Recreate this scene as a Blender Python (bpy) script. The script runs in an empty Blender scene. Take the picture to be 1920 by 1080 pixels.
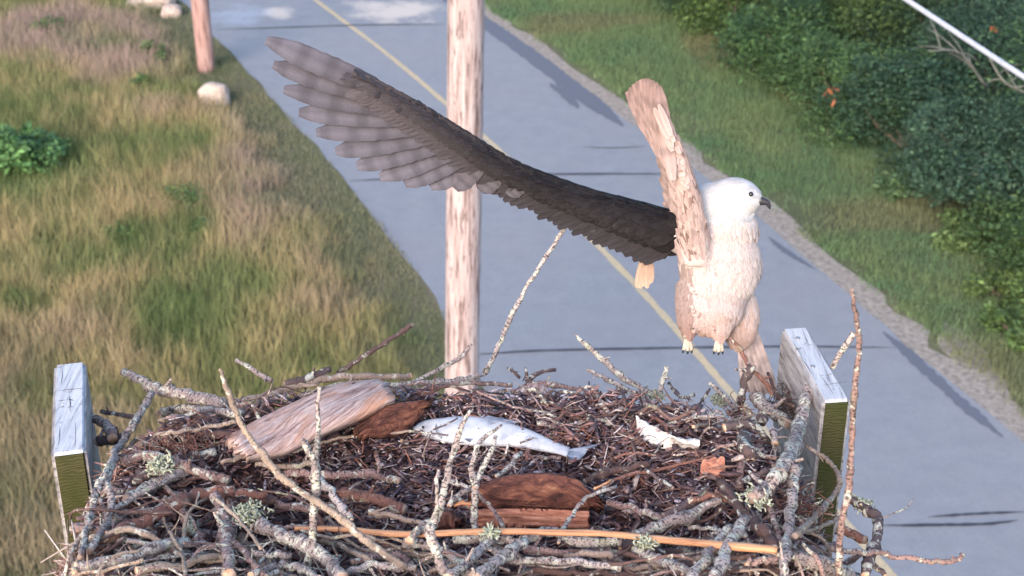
import bpy, bmesh, math, random
import numpy as np
from mathutils import Vector, Matrix
R = math.radians
random.seed(7); rng = np.random.default_rng(7)
C = bpy.context.scene.collection

# ------------------------------------------------------------------ camera, sky, sun, exposure
CAM_H = 10.0; PITCH = R(27.2); F = 2904.0
cam = bpy.data.cameras.new('camera'); camo = bpy.data.objects.new('camera', cam); C.objects.link(camo)
camo.location = (0, 0, CAM_H); camo.rotation_euler = (math.pi/2 - PITCH, 0, 0)
cam.sensor_width = 36; cam.lens = 36*F/1920; cam.clip_start = .05; cam.clip_end = 600
cam.dof.use_dof = True; cam.dof.focus_distance = 3.2; cam.dof.aperture_fstop = 7.5
bpy.context.scene.camera = camo
SUN_EL, SUN_AZ = R(26), R(202)          # azimuth clockwise from +Y: behind the camera, a little to its left
w = bpy.data.worlds.new('World'); bpy.context.scene.world = w; w.use_nodes = True
nt = w.node_tree; nt.nodes.clear()
sky = nt.nodes.new('ShaderNodeTexSky'); sky.sky_type = 'NISHITA'; sky.sun_disc = False
sky.sun_elevation = SUN_EL; sky.sun_rotation = SUN_AZ; sky.dust_density = 2.5; sky.ozone_density = 1.5
bg = nt.nodes.new('ShaderNodeBackground'); bg.inputs[1].default_value = .15
wo = nt.nodes.new('ShaderNodeOutputWorld'); nt.links.new(sky.outputs[0], bg.inputs[0]); nt.links.new(bg.outputs[0], wo.inputs[0])
sl = bpy.data.lights.new('sun', 'SUN'); sl.energy = .8; sl.angle = R(30); sl.color = (1, .76, .70)
so = bpy.data.objects.new('sun', sl); C.objects.link(so)
sd = Vector((math.sin(SUN_AZ)*math.cos(SUN_EL), math.cos(SUN_AZ)*math.cos(SUN_EL), math.sin(SUN_EL)))
so.rotation_euler = sd.to_track_quat('Z', 'Y').to_euler()
vs = bpy.context.scene.view_settings; vs.view_transform = 'Standard'; vs.look = 'None'; vs.gamma = 1; vs.exposure = 1.46

# ------------------------------------------------------------------ helpers
sp, cp = math.sin(PITCH), math.cos(PITCH)
FW = Vector((0, cp, -sp)); UP = Vector((0, sp, cp)); RT = Vector((1, 0, 0)); CAM = Vector((0, 0, CAM_H))
def ray(px, py): return (FW + RT*((px-960)/F) - UP*((py-540)/F))
def Z(px, py, z): return CAM + ray(px, py)*z                       # point at camera depth z
def G(px, py, h=0.0):                                              # point on the horizontal plane z=h
    r = ray(px, py); return CAM + r*((h-CAM_H)/r.z)
NZ = CAM_H - 1.7
def smooth(a, b, x):
    t = min(1, max(0, (x-a)/(b-a))); return t*t*(3-2*t)
def S(x, y):                                                       # top of the nest
    u = (x+.12)/.735; v = (y-2.40)/.50
    e = (abs(u)**3 + abs(v)**3)**(1/3)
    h = -.075 + .045*smooth(.45, .85, e) - .42*smooth(.90, 1.15, e)
    h += .05*smooth(2.35, 2.05, y)
    h += .012*math.sin(x*23+y*9)*math.sin(y*31-x*7)
    return NZ + h
def N(px, py, lift=0.0):                                           # point on the nest under a pixel of the photo
    h = NZ-.05
    for _ in range(5):
        p = G(px, py, h); h = h*.5 + .5*(max(S(p.x, p.y), NZ-.16)+lift)
    return G(px, py, h)
def D(px, py, d):                                                  # point at horizontal distance d
    r = ray(px, py); return CAM + r*(d/r.y)

def tag(o, label=None, cat=None, group=None, kind=None):
    if label: o['label'] = label
    if cat: o['category'] = cat
    if group: o['group'] = group
    if kind: o['kind'] = kind
    return o
def link(name, me, mats, parent=None, loc=None, smoothsh=True):
    if loc is not None:
        co = np.empty(len(me.vertices)*3, np.float32); me.vertices.foreach_get('co', co)
        co = co.reshape(-1, 3) - np.array(loc, np.float32); me.vertices.foreach_set('co', co.ravel())
    for m in (mats if isinstance(mats, (list, tuple)) else [mats]): me.materials.append(m)
    if smoothsh: me.polygons.foreach_set('use_smooth', np.ones(len(me.polygons), bool))
    o = bpy.data.objects.new(name, me); C.objects.link(o)
    if loc is not None: o.location = loc
    if parent: 
        o.parent = parent
        o.matrix_parent_inverse = Matrix.Translation(-parent.location)
    me.update(); return o
def empty(name, loc):
    o = bpy.data.objects.new(name, None); C.objects.link(o); o.location = loc; o.empty_display_size = .1; return o
def npmesh(name, V, faces_n, k, col=None):
    """V (n,3), faces_n (m,k) index array"""
    me = bpy.data.meshes.new(name)
    me.vertices.add(len(V)); me.vertices.foreach_set('co', np.asarray(V, np.float32).ravel())
    m = len(faces_n)
    me.loops.add(m*k); me.loops.foreach_set('vertex_index', np.asarray(faces_n, np.int32).ravel())
    me.polygons.add(m); me.polygons.foreach_set('loop_start', np.arange(0, m*k, k, dtype=np.int32))
    me.polygons.foreach_set('loop_total', np.full(m, k, np.int32))
    me.update(calc_edges=True)
    if col is not None:
        a = me.color_attributes.new('Col', 'FLOAT_COLOR', 'POINT')
        a.data.foreach_set('color', np.concatenate([col, np.ones((len(V), 1))], 1).astype(np.float32).ravel())
    return me
_g = rng.random((256, 256))
def vnoise(x, y, s):                                               # smooth value noise, numpy
    x = np.asarray(x)*s + 91.3; y = np.asarray(y)*s + 37.7
    xi = np.floor(x).astype(int); yi = np.floor(y).astype(int); fx = x-xi; fy = y-yi
    fx = fx*fx*(3-2*fx); fy = fy*fy*(3-2*fy)
    g = lambda a, b: _g[a % 256, b % 256]
    return (g(xi, yi)*(1-fx)+g(xi+1, yi)*fx)*(1-fy)+(g(xi, yi+1)*(1-fx)+g(xi+1, yi+1)*fx)*fy

# ------------------------------------------------------------------ materials
class M:
    def __init__(s, name, rough=.8, spec=.3):
        s.m = bpy.data.materials.new(name); s.m.use_nodes = True; s.n = s.m.node_tree.nodes; s.l = s.m.node_tree.links
        s.b = s.n['Principled BSDF']; s.b.inputs['Roughness'].default_value = rough
        s.b.inputs['Specular IOR Level'].default_value = spec
        s.tc = s.n.new('ShaderNodeTexCoord')
    def coord(s, kind='Object', scale=(1, 1, 1), rot=(0, 0, 0)):
        mp = s.n.new('ShaderNodeMapping'); s.l.new(s.tc.outputs[kind], mp.inputs[0]); mp.inputs['Scale'].default_value = scale
        mp.inputs['Rotation'].default_value = rot
        if kind == 'Object':
            oi = s.n.new('ShaderNodeObjectInfo'); mu = s.n.new('ShaderNodeMath'); mu.operation = 'MULTIPLY'; mu.inputs[1].default_value = 37.
            s.l.new(oi.outputs['Random'], mu.inputs[0]); cx = s.n.new('ShaderNodeCombineXYZ'); s.l.new(mu.outputs[0], cx.inputs[0])
            s.l.new(cx.outputs[0], mp.inputs['Location'])
        return mp.outputs[0]
    def world(s, scale=(1, 1, 1)):
        g = s.n.new('ShaderNodeNewGeometry'); mp = s.n.new('ShaderNodeMapping'); s.l.new(g.outputs['Position'], mp.inputs[0])
        mp.inputs['Scale'].default_value = scale; return mp.outputs[0]
    def noise(s, vec, scale, detail=6, rough=.6, dist=0):
        t = s.n.new('ShaderNodeTexNoise'); t.inputs['Scale'].default_value = scale; t.inputs['Detail'].default_value = detail
        t.inputs['Roughness'].default_value = rough; t.inputs['Distortion'].default_value = dist
        s.l.new(vec, t.inputs['Vector']); return t.outputs['Fac']
    def ramp(s, fac, stops):
        r = s.n.new('ShaderNodeValToRGB'); e = r.color_ramp.elements
        while len(e) < len(stops): e.new(.5)
        for i, (p, c) in enumerate(stops):
            e[i].position = p; e[i].color = (c, c, c, 1) if isinstance(c, (int, float)) else (*c, 1)
        s.l.new(fac, r.inputs[0]); return r.outputs[0]
    def mix(s, fac, a, b, mode='MIX'):
        x = s.n.new('ShaderNodeMix'); x.data_type = 'RGBA'; x.blend_type = mode
        for sock, v in ((x.inputs[0], fac), (x.inputs[6], a), (x.inputs[7], b)):
            if isinstance(v, (int, float)): sock.default_value = v
            elif isinstance(v, tuple): sock.default_value = (*v, 1)
            else: s.l.new(v, sock)
        return x.outputs[2]
    def rnd(s):
        return s.n.new('ShaderNodeObjectInfo').outputs['Random']
    def attr(s, name='Col'):
        a = s.n.new('ShaderNodeAttribute'); a.attribute_name = name; return a.outputs['Color']
    def col(s, c):
        if isinstance(c, tuple): s.b.inputs['Base Color'].default_value = (*c, 1)
        else: s.l.new(c, s.b.inputs['Base Color'])
        return s
    def bump(s, fac, strength=.5, dist=.01):
        b = s.n.new('ShaderNodeBump'); b.inputs['Strength'].default_value = strength; b.inputs['Distance'].default_value = dist
        s.l.new(fac, b.inputs['Height']); s.l.new(b.outputs[0], s.b.inputs['Normal']); return s

def bark(name, a, b, fleck=.45, lichen=.0, core=None, rough=.8):
    m = M(name, rough); v = m.coord(); uv = m.coord('UV', (1, .35, 1))
    c = m.mix(m.rnd(), a, b)
    c = m.mix(m.ramp(m.noise(v, 14, 4), [(.35, 0), (.65, 1)]), c, tuple(x*.62 for x in b))
    if lichen > 0:
        c = m.mix(m.ramp(m.noise(v, 45, 5, .6, .5), [(.62-lichen*.25, 0), (.68-lichen*.25, .95)]), c, (.60, .60, .52))
        c = m.mix(m.ramp(m.noise(v, 22, 5), [(.60, 0), (.68, .7)]), c, (.36, .38, .26))
    if core: c = m.mix(m.ramp(m.noise(uv, 9, 4, .6), [(.56, 0), (.60, 1)]), c, core)
    f = m.noise(m.coord('UV', (1, 1.6, 1)), 120, 3, .6)
    c = m.mix(m.ramp(f, [(.60-.12*fleck, 0), (.66-.12*fleck, .85)]), c, (.035, .028, .03))
    m.col(c); m.bump(m.noise(v, 190, 5, .7), .9, .004); return m.m
BK_PALE = bark('lichen grey bark', (.60, .53, .51), (.44, .36, .345), .75, .45)
BK_PINK = bark('pinkish bark', (.50, .36, .34), (.36, .235, .215), .7, .35)
BK_RED = bark('reddish bark', (.38, .19, .15), (.27, .13, .10), .4, .25, core=(.55, .22, .10))
BK_DARK = bark('dark bark', (.11, .085, .09), (.17, .12, .12), .2, .35)
BK_TAN = bark('tan bark', (.50, .40, .31), (.38, .29, .24), .35, .15)
BK_BROWN = bark('brown bark', (.20, .12, .105), (.13, .08, .075), .3, .1)
m = M('fresh split wood', .6); v = m.coord('UV', (3, .12, 1)); f = m.noise(v, 40, 6, .6)
m.col(m.ramp(f, [(.34, (.22, .09, .06)), (.47, (.52, .25, .13)), (.62, (.66, .40, .23))])).bump(f, .4, .003); ORANGE = m.m
m = M('cut wood end', .7); v = m.coord(); m.col(m.mix(m.ramp(m.rnd(), [(.25, 0), (.75, .85)]), m.ramp(m.noise(v, 90, 4), [(.3, (.46, .24, .13)), (.6, (.70, .50, .36))]), (.26, .20, .18))); CUT = m.m
m = M('split log wood', .75); v = m.coord('UV', (1.6, .10, 1)); f = m.noise(v, 75, 9, .75, .5)
c = m.ramp(f, [(.36, (.08, .04, .038)), (.42, (.44, .28, .24)), (.52, (.64, .46, .41)), (.62, (.80, .70, .66))])
c = m.mix(m.ramp(m.noise(m.coord('UV', (1, .5, 1)), 9, 3), [(.52, 0), (.62, .6)]), c, (.60, .30, .18)); m.col(c).bump(f, .9, .008); SPLIT = m.m
m = M('rotten red wood', .8); v = m.coord('UV', (1, .4, 1)); f = m.noise(v, 60, 8, .7, .6)
m.col(m.ramp(f, [(.34, (.025, .012, .012)), (.48, (.13, .05, .038)), (.60, (.26, .11, .07)), (.72, (.46, .30, .16))])).bump(f, 1., .01); ROT = m.m
m = M('reddish plank', .6); v = m.coord('Object', (.25, 2, 2)); f = m.noise(v, 60, 6, .6)
m.col(m.ramp(f, [(.3, (.20, .08, .06)), (.5, (.44, .19, .13)), (.7, (.60, .34, .25))])).bump(f, .4, .004); PLANK = m.m

# ------------------------------------------------------------------ ground and road
def catmull(P, n):
    P = [Vector(p) for p in P]; out = []
    Q = [P[0]*2-P[1]] + P + [P[-1]*2-P[-2]]
    for i in range(len(P)-1):
        p0, p1, p2, p3 = Q[i:i+4]
        for k in range(n):
            t = k/n; out.append(.5*((2*p1)+(p2-p0)*t+(2*p0-5*p1+4*p2-p3)*t*t+(3*p1-p0-3*p2+p3)*t**3))
    return out+[P[-1]]
LEFT = [(-260, -520), (120, -230), (335, 0), (460, 130), (560, 238), (640, 332), (760, 480), (840, 605), (930, 770), (1040, 985), (1190, 1330), (1500, 2100)]
MID = [(150, -330), (420, -130), (590, 0), (720, 98), (830, 190), (945, 292), (1080, 422), (1210, 555), (1370, 738), (1520, 908), (1670, 1080), (1900, 1350), (2500, 2100)]
RIGHT = [(440, -280), (700, -105), (905, 35), (1040, 125), (1160, 215), (1300, 315), (1440, 425), (1600, 562), (1760, 700), (1920, 832), (2250, 1120), (3300, 2100)]
def onground(P, h=0): return [G(x, y, h) for x, y in P]
Lg = catmull(onground(LEFT), 12); Mg = catmull(onground(MID), 12); Rg = catmull(onground(RIGHT), 12)
def xat(curve, y):
    ys = np.array([p.y for p in curve])[::-1]; xs = np.array([p.x for p in curve])[::-1]
    return np.interp(y, ys, xs)
YS = np.concatenate([np.linspace(1.5, 40, 160), np.linspace(41, 70, 20)])
xl, xr, xm = xat(Lg, YS), xat(Rg, YS), xat(Mg, YS)
jl = (vnoise(YS, YS*0, 1.6)-.5)*.14; jr = (vnoise(YS, YS*0+9, 1.9)-.5)*.22
def strip(x0, x1, ys, h, name, mat, cols=6):
    V = []; 
    for i, y in enumerate(ys):
        for k in range(cols+1): V.append((x0[i]+(x1[i]-x0[i])*k/cols, y, h))
    fs = [(i*(cols+1)+k, i*(cols+1)+k+1, (i+1)*(cols+1)+k+1, (i+1)*(cols+1)+k) for i in range(len(ys)-1) for k in range(cols)]
    return link(name, npmesh(name, np.array(V), np.array(fs), 4), mat)

m = M('soil and thatch', .95); v = m.world()
c = m.ramp(m.noise(v, .35, 6), [(.35, (.09, .11, .055)), (.5, (.13, .14, .075)), (.65, (.19, .165, .11))])
c = m.mix(m.ramp(m.noise(v, 9, 6, .7), [(.4, 0), (.7, .7)]), c, (.075, .085, .045)); m.col(c).bump(m.noise(v, 30, 5), .6, .03)
gv = np.array([(-120, -40, 0), (120, -40, 0), (120, 260, 0), (-120, 260, 0)], float)
tag(link('ground', npmesh('ground', gv, np.array([[0, 1, 2, 3]]), 4), m.m), kind='structure')

m = M('worn asphalt', .85); v = m.world(); fine = m.noise(v, 150, 4, .8); mid = m.noise(v, 3, 6, .6); big = m.noise(v, .45, 4)
c = m.ramp(fine, [(.38, (.17, .185, .215)), (.52, (.245, .275, .305)), (.66, (.38, .40, .43))])
c = m.mix(m.ramp(m.noise(v, 38, 5, .8), [(.36, .55), (.46, 0)]), c, (.11, .115, .14)); c = m.mix(m.ramp(m.noise(v, 55, 3, .7), [(.62, 0), (.68, .5)]), c, (.42, .42, .44)); c = m.mix(m.ramp(mid, [(.35, 0), (.7, .35)]), c, (.15, .16, .20)); c = m.mix(m.ramp(big, [(.4, 0), (.65, .4)]), c, (.25, .255, .28))
def stain(c, px, py, rx, ry, colr, amt, rot=0.):
    p = G(px, py); q = G(px+rx, py); r1 = (q-p).length; r2 = abs(G(px, py-ry).y-p.y)
    mp = m.n.new('ShaderNodeMapping'); m.l.new(v, mp.inputs[0]); mp.vector_type = 'TEXTURE'; mp.inputs['Location'].default_value = (p.x, p.y, 0); mp.inputs['Rotation'].default_value = (0, 0, rot); mp.inputs['Scale'].default_value = (r1, r2, 50)
    ln = m.n.new('ShaderNodeVectorMath'); ln.operation = 'LENGTH'; m.l.new(mp.outputs[0], ln.inputs[0])
    ad = m.n.new('ShaderNodeMath'); ad.operation = 'MULTIPLY_ADD'; ad.inputs[1].default_value = 2.4; m.l.new(m.noise(v, 1.6, 8, .7), ad.inputs[0]); m.l.new(ln.outputs['Value'], ad.inputs[2])
    return m.mix(m.ramp(ad.outputs[0], [(1-.0001 if False else .0, amt), (.999, amt)]) if False else m.ramp(m.sub(ad.outputs[0]), [(.25, amt), (.55, 0)]), c, colr)
def _sub(x):
    a = m.n.new('ShaderNodeMath'); a.operation = 'MULTIPLY_ADD'; a.inputs[1].default_value = .5; a.inputs[2].default_value = -.55; m.l.new(x, a.inputs[0]); return a.outputs[0]
m.sub = _sub
SLT = (.52, .48, .44)
for a_ in ((745, 22, 90, 24, .95), (525, 24, 34, 14, .9), (450, 30, 60, 22, .5), (690, 10, 60, 10, .7)): c = stain(c, *a_[:4], SLT if a_[0] > 460 else (.34, .40, .50), a_[4])
m.col(c).bump(fine, .4, .006)
tag(strip(xl+jl, xr+jr*.3, YS, .012, 'road', m.m, 8), kind='structure')
m = M('sandy shoulder', .95); v = m.world(); f = m.noise(v, 12, 6, .7)
m.col(m.ramp(f, [(.3, (.13, .115, .10)), (.5, (.28, .25, .22)), (.7, (.42, .38, .33))])).bump(f, .6, .02); SAND = m.m
tag(strip(xr-.05, xr+.42+jr*1.6, YS, .008, 'sandy_shoulder', SAND, 3), kind='structure')
m = M('fresh asphalt patch', .8); v = m.world(); f = m.noise(v, 80, 5, .7)
m.col(m.ramp(f, [(.3, (.085, .10, .13)), (.7, (.15, .165, .20))])); TAR = m.m
def ground_path(name, P, wpx, mat, h, wob=0.0, nn=10, taper=True, label=None):
    c = catmull(onground(P), nn); V = []; n = len(c)
    for i, p in enumerate(c):
        t = (c[min(i+1, n-1)]-c[max(i-1, 0)]).normalized(); s = Vector((t.y, -t.x, 0))
        ww = wpx*.5*(1 + wob*(random.random()-.5)*2)
        if taper: ww *= min(1, .15+4*min(i, n-1-i)/n)
        off = s*(wob*(random.random()-.5)*wpx*.5)
        for k in (1, -1): q = p+s*ww*k+off; V.append((q.x, q.y, h))
    fs = [(2*i, 2*i+1, 2*i+3, 2*i+2) for i in range(n-1)]
    return tag(link(name, npmesh(name, np.array(V), np.array(fs), 4), mat), kind='structure')
m = M('faded yellow paint', .8); v = m.world(); f = m.noise(v, 30, 6, .7)
m.col(m.ramp(f, [(.36, (.26, .27, .30)), (.46, (.46, .38, .24)), (.7, (.54, .45, .30))]))
ground_path('centre_line', MID, .11, m.m, .018, .12, 14, False)
m = M('crack sealer', .5); m.col((.035, .038, .05)); SEAL = m.m
ground_path('sealed_crack', [(405, 57), (560, 52), (700, 48), (835, 47)], .07, SEAL, .021, .22)
ground_path('sealed_crack', [(655, 341), (760, 336), (900, 330), (1100, 328), (1310, 328)], .075, SEAL, .021, .22)
ground_path('sealed_crack', [(880, 668), (1010, 660), (1240, 655), (1470, 652), (1680, 654)], .05, SEAL, .021, .22)
ground_path('sealed_crack', [(1640, 988), (1760, 987), (1850, 985), (1910, 978)], .045, SEAL, .021, .3)
ground_path('sealed_crack', [(1740, 972), (1830, 966), (1925, 962)], .035, SEAL, .021, .3)
ground_path('sealed_crack', [(1090, 277), (1150, 279), (1210, 276)], .03, SEAL, .021, .3)
def patch(name, P, mat, h, n=5):
    c = catmull(onground(P+[P[0]]), n)[:-1]
    me = bpy.data.meshes.new(name); me.from_pydata([(p.x+random.uniform(-.04, .04), p.y+random.uniform(-.04, .04), h) for p in c], [], [tuple(range(len(c)))])
    return tag(link(name, me, mat), kind='structure')
ground_path('asphalt_patch', [(795, -22), (860, 12), (925, 55), (1005, 112), (1080, 170), (1130, 208), (1168, 238)], .40, TAR, .016, .10, 14)
ground_path('asphalt_patch', [(1030, 158), (1060, 178), (1085, 205)], .22, TAR, .017, .3, 10)
ground_path('asphalt_patch', [(1440, 445), (1475, 474), (1530, 508)], .10, TAR, .016, .3, 10)
ground_path('asphalt_patch', [(1655, 624), (1700, 662), (1760, 718), (1820, 772), (1880, 822)], .17, TAR, .016, .22, 14)

# ------------------------------------------------------------------ grass
def blades(name, X, Y, Hh, W, cols, lean=.35, segs=2):
    n = len(X); a = rng.random(n)*2*np.pi; la = rng.random(n)*2*np.pi; ln = rng.random(n)*lean
    dx, dy = np.cos(a)*W/2, np.sin(a)*W/2; lx, ly = np.cos(la)*ln*Hh, np.sin(la)*ln*Hh
    V = np.empty((n, 5, 3)); z0 = np.zeros(n)
    V[:, 0] = np.stack([X-dx, Y-dy, z0], 1); V[:, 1] = np.stack([X+dx, Y+dy, z0], 1)
    V[:, 2] = np.stack([X+dx*.8+lx*.35, Y+dy*.8+ly*.35, Hh*.55], 1); V[:, 3] = np.stack([X-dx*.8+lx*.35, Y-dy*.8+ly*.35, Hh*.55], 1)
    V[:, 4] = np.stack([X+lx, Y+ly, Hh], 1)
    b = np.arange(n)[:, None]*5
    T = np.concatenate([b+np.array([0, 1, 2]), b+np.array([0, 2, 3]), b+np.array([3, 2, 4])], 0)
    return npmesh(name, V.reshape(-1, 3), T, 3, np.repeat(cols, 5, 0))
m = M('grass blades', .75, .2); m.col(m.attr()); GR = m.m
def lerp3(a, b, t): return np.array(a)[None]*(1-t[:, None])+np.array(b)[None]*t[:, None]
# meadow
n = 620000
Y = 9 + 33*rng.random(n)**.85; Xl = xat(Lg, Y); X = Xl - .0 - (Y*.42+7)*rng.random(n)
edge = Xl-X
keep = edge > -.06+.30*vnoise(X, Y, 2.5)*rng.random(n); X, Y, edge = X[keep], Y[keep], edge[keep]
cl_ = vnoise(X, Y, 7.)*.5+vnoise(X+9, Y+4, 16.)*.5; p1 = vnoise(X, Y, .55); p2 = vnoise(X+50, Y, 1.3); p3 = vnoise(X, Y+70, 2.7); p4 = vnoise(X+20, Y+20, .28); r = rng.random(len(X))
dry = np.clip((p1*.45+p2*.35+p3*.3+cl_*.35-.72)*2.4+.42, 0, 1)
col = lerp3((.155, .19, .078), (.36, .285, .155), dry)*(.90+.48*cl_[:, None])
pink = np.clip((p4*.7+p1*.3+p2*.3-.60)*4, 0, 1)*.85; far = np.clip((Y-18)/9, 0, 1); pink = pink*(.45+.75*far); pink = np.clip(pink, 0, .92)
near = np.clip((19-Y)/5, 0, 1)*.45; col = col*(1-near[:, None])+np.array([[.17, .185, .065]])*near[:, None]; col = col*(1-pink[:, None])+np.array([[.34, .26, .235]])*pink[:, None]
lush = np.clip((vnoise(X+11, Y+5, .9)*.6+vnoise(X+3, Y+8, 2.4)*.4-.60)*4, 0, .55); col = col*(1-lush[:, None])+np.array([[.07, .14, .045]])*lush[:, None]
verge = np.clip((.95+.9*p2*p3*2-edge)/.7, 0, 1); col = col*(1-.8*verge[:, None])+np.array([[.135, .16, .10]])*.8*verge[:, None]
col = col*(.72+.56*r[:, None]); Hh = (.12+.27*rng.random(len(X)))*(1-.75*verge)*(.5+.5*p2+.6*cl_)
Wd = .006+.005*rng.random(len(X))
tag(link('meadow_grass', blades('meadow_grass', X, Y, Hh, Wd, col, .75), GR), 'tall dry tan and green meadow grass left of the road', 'grass', kind='stuff')
# verge on the right of the road
n = 460000
Y = 8 + 36*rng.random(n)**.8; Xr = xat(Rg, Y); e = rng.random(n)**1.25*9; X = Xr+e
keep = e > .28+.55*vnoise(X, Y, 2.2)*rng.random(n)**.5; X, Y, e = X[keep], Y[keep], e[keep]
bare = vnoise(X*1.0, Y*.5, 1.1); nearb = np.clip(1.7-e, 0, 1)
keep = rng.random(len(X)) > np.clip((bare-.55)*5, 0, .93)*nearb; X, Y, e = X[keep], Y[keep], e[keep]
p2 = vnoise(X+50, Y, 1.1); p3 = vnoise(X, Y+70, 3.); r = rng.random(len(X))
col = lerp3((.085, .165, .085), (.15, .215, .10), np.clip(p2*.7+p3*.5-.1, 0, 1))
dr = np.clip((vnoise(X+7, Y+3, .7)-.6)*5, 0, 1)*.4; col = col*(1-dr[:, None])+np.array([[.20, .15, .10]])*dr[:, None]
col *= (.6+.8*r[:, None]); Hh = (.04+.09*rng.random(len(X)))*(1+1.1*np.clip(e-2, 0, 2)*.5*p2)
tag(link('verge_grass', blades('verge_grass', X, Y, Hh, .007+.006*rng.random(len(X)), col, .6), GR), 'short green grass between the road and the trees', 'grass', kind='stuff')
# bare sandy spot on the right verge
patch('sand_patch', [(1770, 600), (1830, 640), (1870, 700), (1900, 745), (1860, 740), (1800, 690), (1760, 640)], SAND, .006)

# ------------------------------------------------------------------ leafy plants
m = M('leaves', .6, .3); m.col(m.attr()); LEAF = m.m
m = M('brown twig bark', .9); v = m.coord(); f = m.noise(v, 12, 5); m.col(m.ramp(f, [(.3, (.07, .05, .04)), (.7, (.20, .15, .12))])); TRUNK = m.m
m = M('dead grey branch', .9); v = m.coord(); f = m.noise(v, 12, 5); m.col(m.ramp(f, [(.3, (.12, .12, .11)), (.7, (.24, .24, .22))])); DEAD = m.m
def tube(P, Rad, nseg=4, sides=8, rough=.0, groove=0, flat=1., uvs=None):
    """returns verts, quads, uv per vert"""
    c = catmull(P, nseg) if nseg > 1 else [Vector(p) for p in P]; n = len(c)
    rr = np.interp(np.linspace(0, len(P)-1, n), np.arange(len(P)), Rad)
    V = []; UVs = []; t = (c[1]-c[0]).normalized(); up = Vector((0, 0, 1)) if abs(t.z) < .9 else Vector((0, 1, 0))
    a = t.cross(up).normalized(); L = 0; ph = random.random()*99
    gr = [random.uniform(-1, 1) for _ in range(sides)]
    for i, p in enumerate(c):
        t = (c[min(i+1, n-1)]-c[max(i-1, 0)]).normalized(); a = (a-t*a.dot(t)).normalized(); b = t.cross(a)
        if i: L += (c[i]-c[i-1]).length
        bump = 1 + rough*.9*math.sin(ph+L*70)*math.sin(ph*2+L*31)
        for k in range(sides):
            th = 2*math.pi*k/sides; q = rr[i]*bump*(1+rough*random.uniform(-.5, .5)+groove*gr[k]*(.7+.3*math.sin(L*40+k*2)))
            d = a*math.cos(th)+b*math.sin(th)*1.0; d.z *= flat
            V.append(p+d*q); UVs.append((k/sides*rr[i]*6.28, L))
    Fq = [(i*sides+k, i*sides+(k+1) % sides, (i+1)*sides+(k+1) % sides, (i+1)*sides+k) for i in range(n-1) for k in range(sides)]
    return V, Fq, UVs
def build(name, parts, mats, parent=None, loc=None, caps=True, capmat=0, sm=True):
    """parts: list of (V,F,UV,sides[,matindex]); ends closed with a fan"""
    VV, FF, UU, MI = [], [], [], []
    for pt in parts:
        V, Fq, U, s = pt[:4]; mi = pt[4] if len(pt) > 4 else 0; o = len(VV); VV += [tuple(v) for v in V]; UU += U
        FF += [tuple(i+o for i in f) for f in Fq]; MI += [mi]*len(Fq)
        if caps and s:
            FF.append(tuple(range(o+s-1, o-1, -1))); FF.append(tuple(range(o+len(V)-s, o+len(V)))); MI += [capmat, capmat]
    me = bpy.data.meshes.new(name); me.from_pydata(VV, [], FF)
    uvl = me.uv_layers.new(name='UVMap')
    li = np.empty(len(me.loops), np.int32); me.loops.foreach_get('vertex_index', li)
    uvl.data.foreach_set('uv', np.array(UU, np.float32)[li].ravel())
    me.polygons.foreach_set('material_index', np.array(MI, np.int32))
    return link(name, me, mats, parent, loc, sm)
def T(P, Rad, nseg=4, sides=8, rough=.08, **k):
    V, Fq, U = tube(P, Rad, nseg, sides, rough, **k); return (V, Fq, U, sides)

def leafcloud(name, lobes, nleaf, size, ca, cb, parent, loc, flat=.0):
    L = np.array([(*c, *r) for c, r in lobes]); wgt = (L[:, 3]*L[:, 4]+L[:, 3]*L[:, 5]); wgt /= wgt.sum()
    idx = rng.choice(len(L), nleaf, p=wgt); d = rng.normal(size=(nleaf, 3)); d /= np.linalg.norm(d, axis=1)[:, None]
    rad = .55+.5*rng.random(nleaf)**.6
    # clumpy: push leaves out/in with a blocky noise
    cl = vnoise(d[:, 0]*3+idx*7.3, d[:, 1]*3+d[:, 2]*4, 1.3); rad *= .58+.72*cl
    P = L[idx, :3]+d*L[idx, 3:]*rad[:, None]; P[:, 2] = np.maximum(P[:, 2], .03)
    # small leaf as a folded diamond
    a = rng.normal(size=(nleaf, 3)); a[:, 2] *= .5; a /= np.linalg.norm(a, axis=1)[:, None]
    nn = d*.6+np.array([0, 0, .7])+rng.normal(size=(nleaf, 3))*.55; b = np.cross(nn, a); b /= np.linalg.norm(b, axis=1)[:, None]
    s = (size*(.45+.9*rng.random(nleaf)**1.5)*(.7+.7*rng.random(len(L)))[idx])[:, None]
    V = np.stack([P-a*s, P+b*s*.42, P+a*s, P-b*s*.42], 1)
    F4 = np.arange(nleaf*4).reshape(-1, 4)
    hue = (rng.random(len(L))**1.6)[idx]; t = np.clip(cl*.7+rng.random(nleaf)*.5-.1, 0, 1)*.6+hue*.4
    col = lerp3(ca, cb, t)*(.5+1.0*rng.random(nleaf)[:, None]); tip = rng.random(nleaf) < .06; col[tip] = col[tip]*1.8+np.array([.02, .03, .01])
    return link(name, npmesh(name, V.reshape(-1, 3), F4, 4, np.repeat(col, 4, 0)), LEAF, parent, loc)
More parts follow.
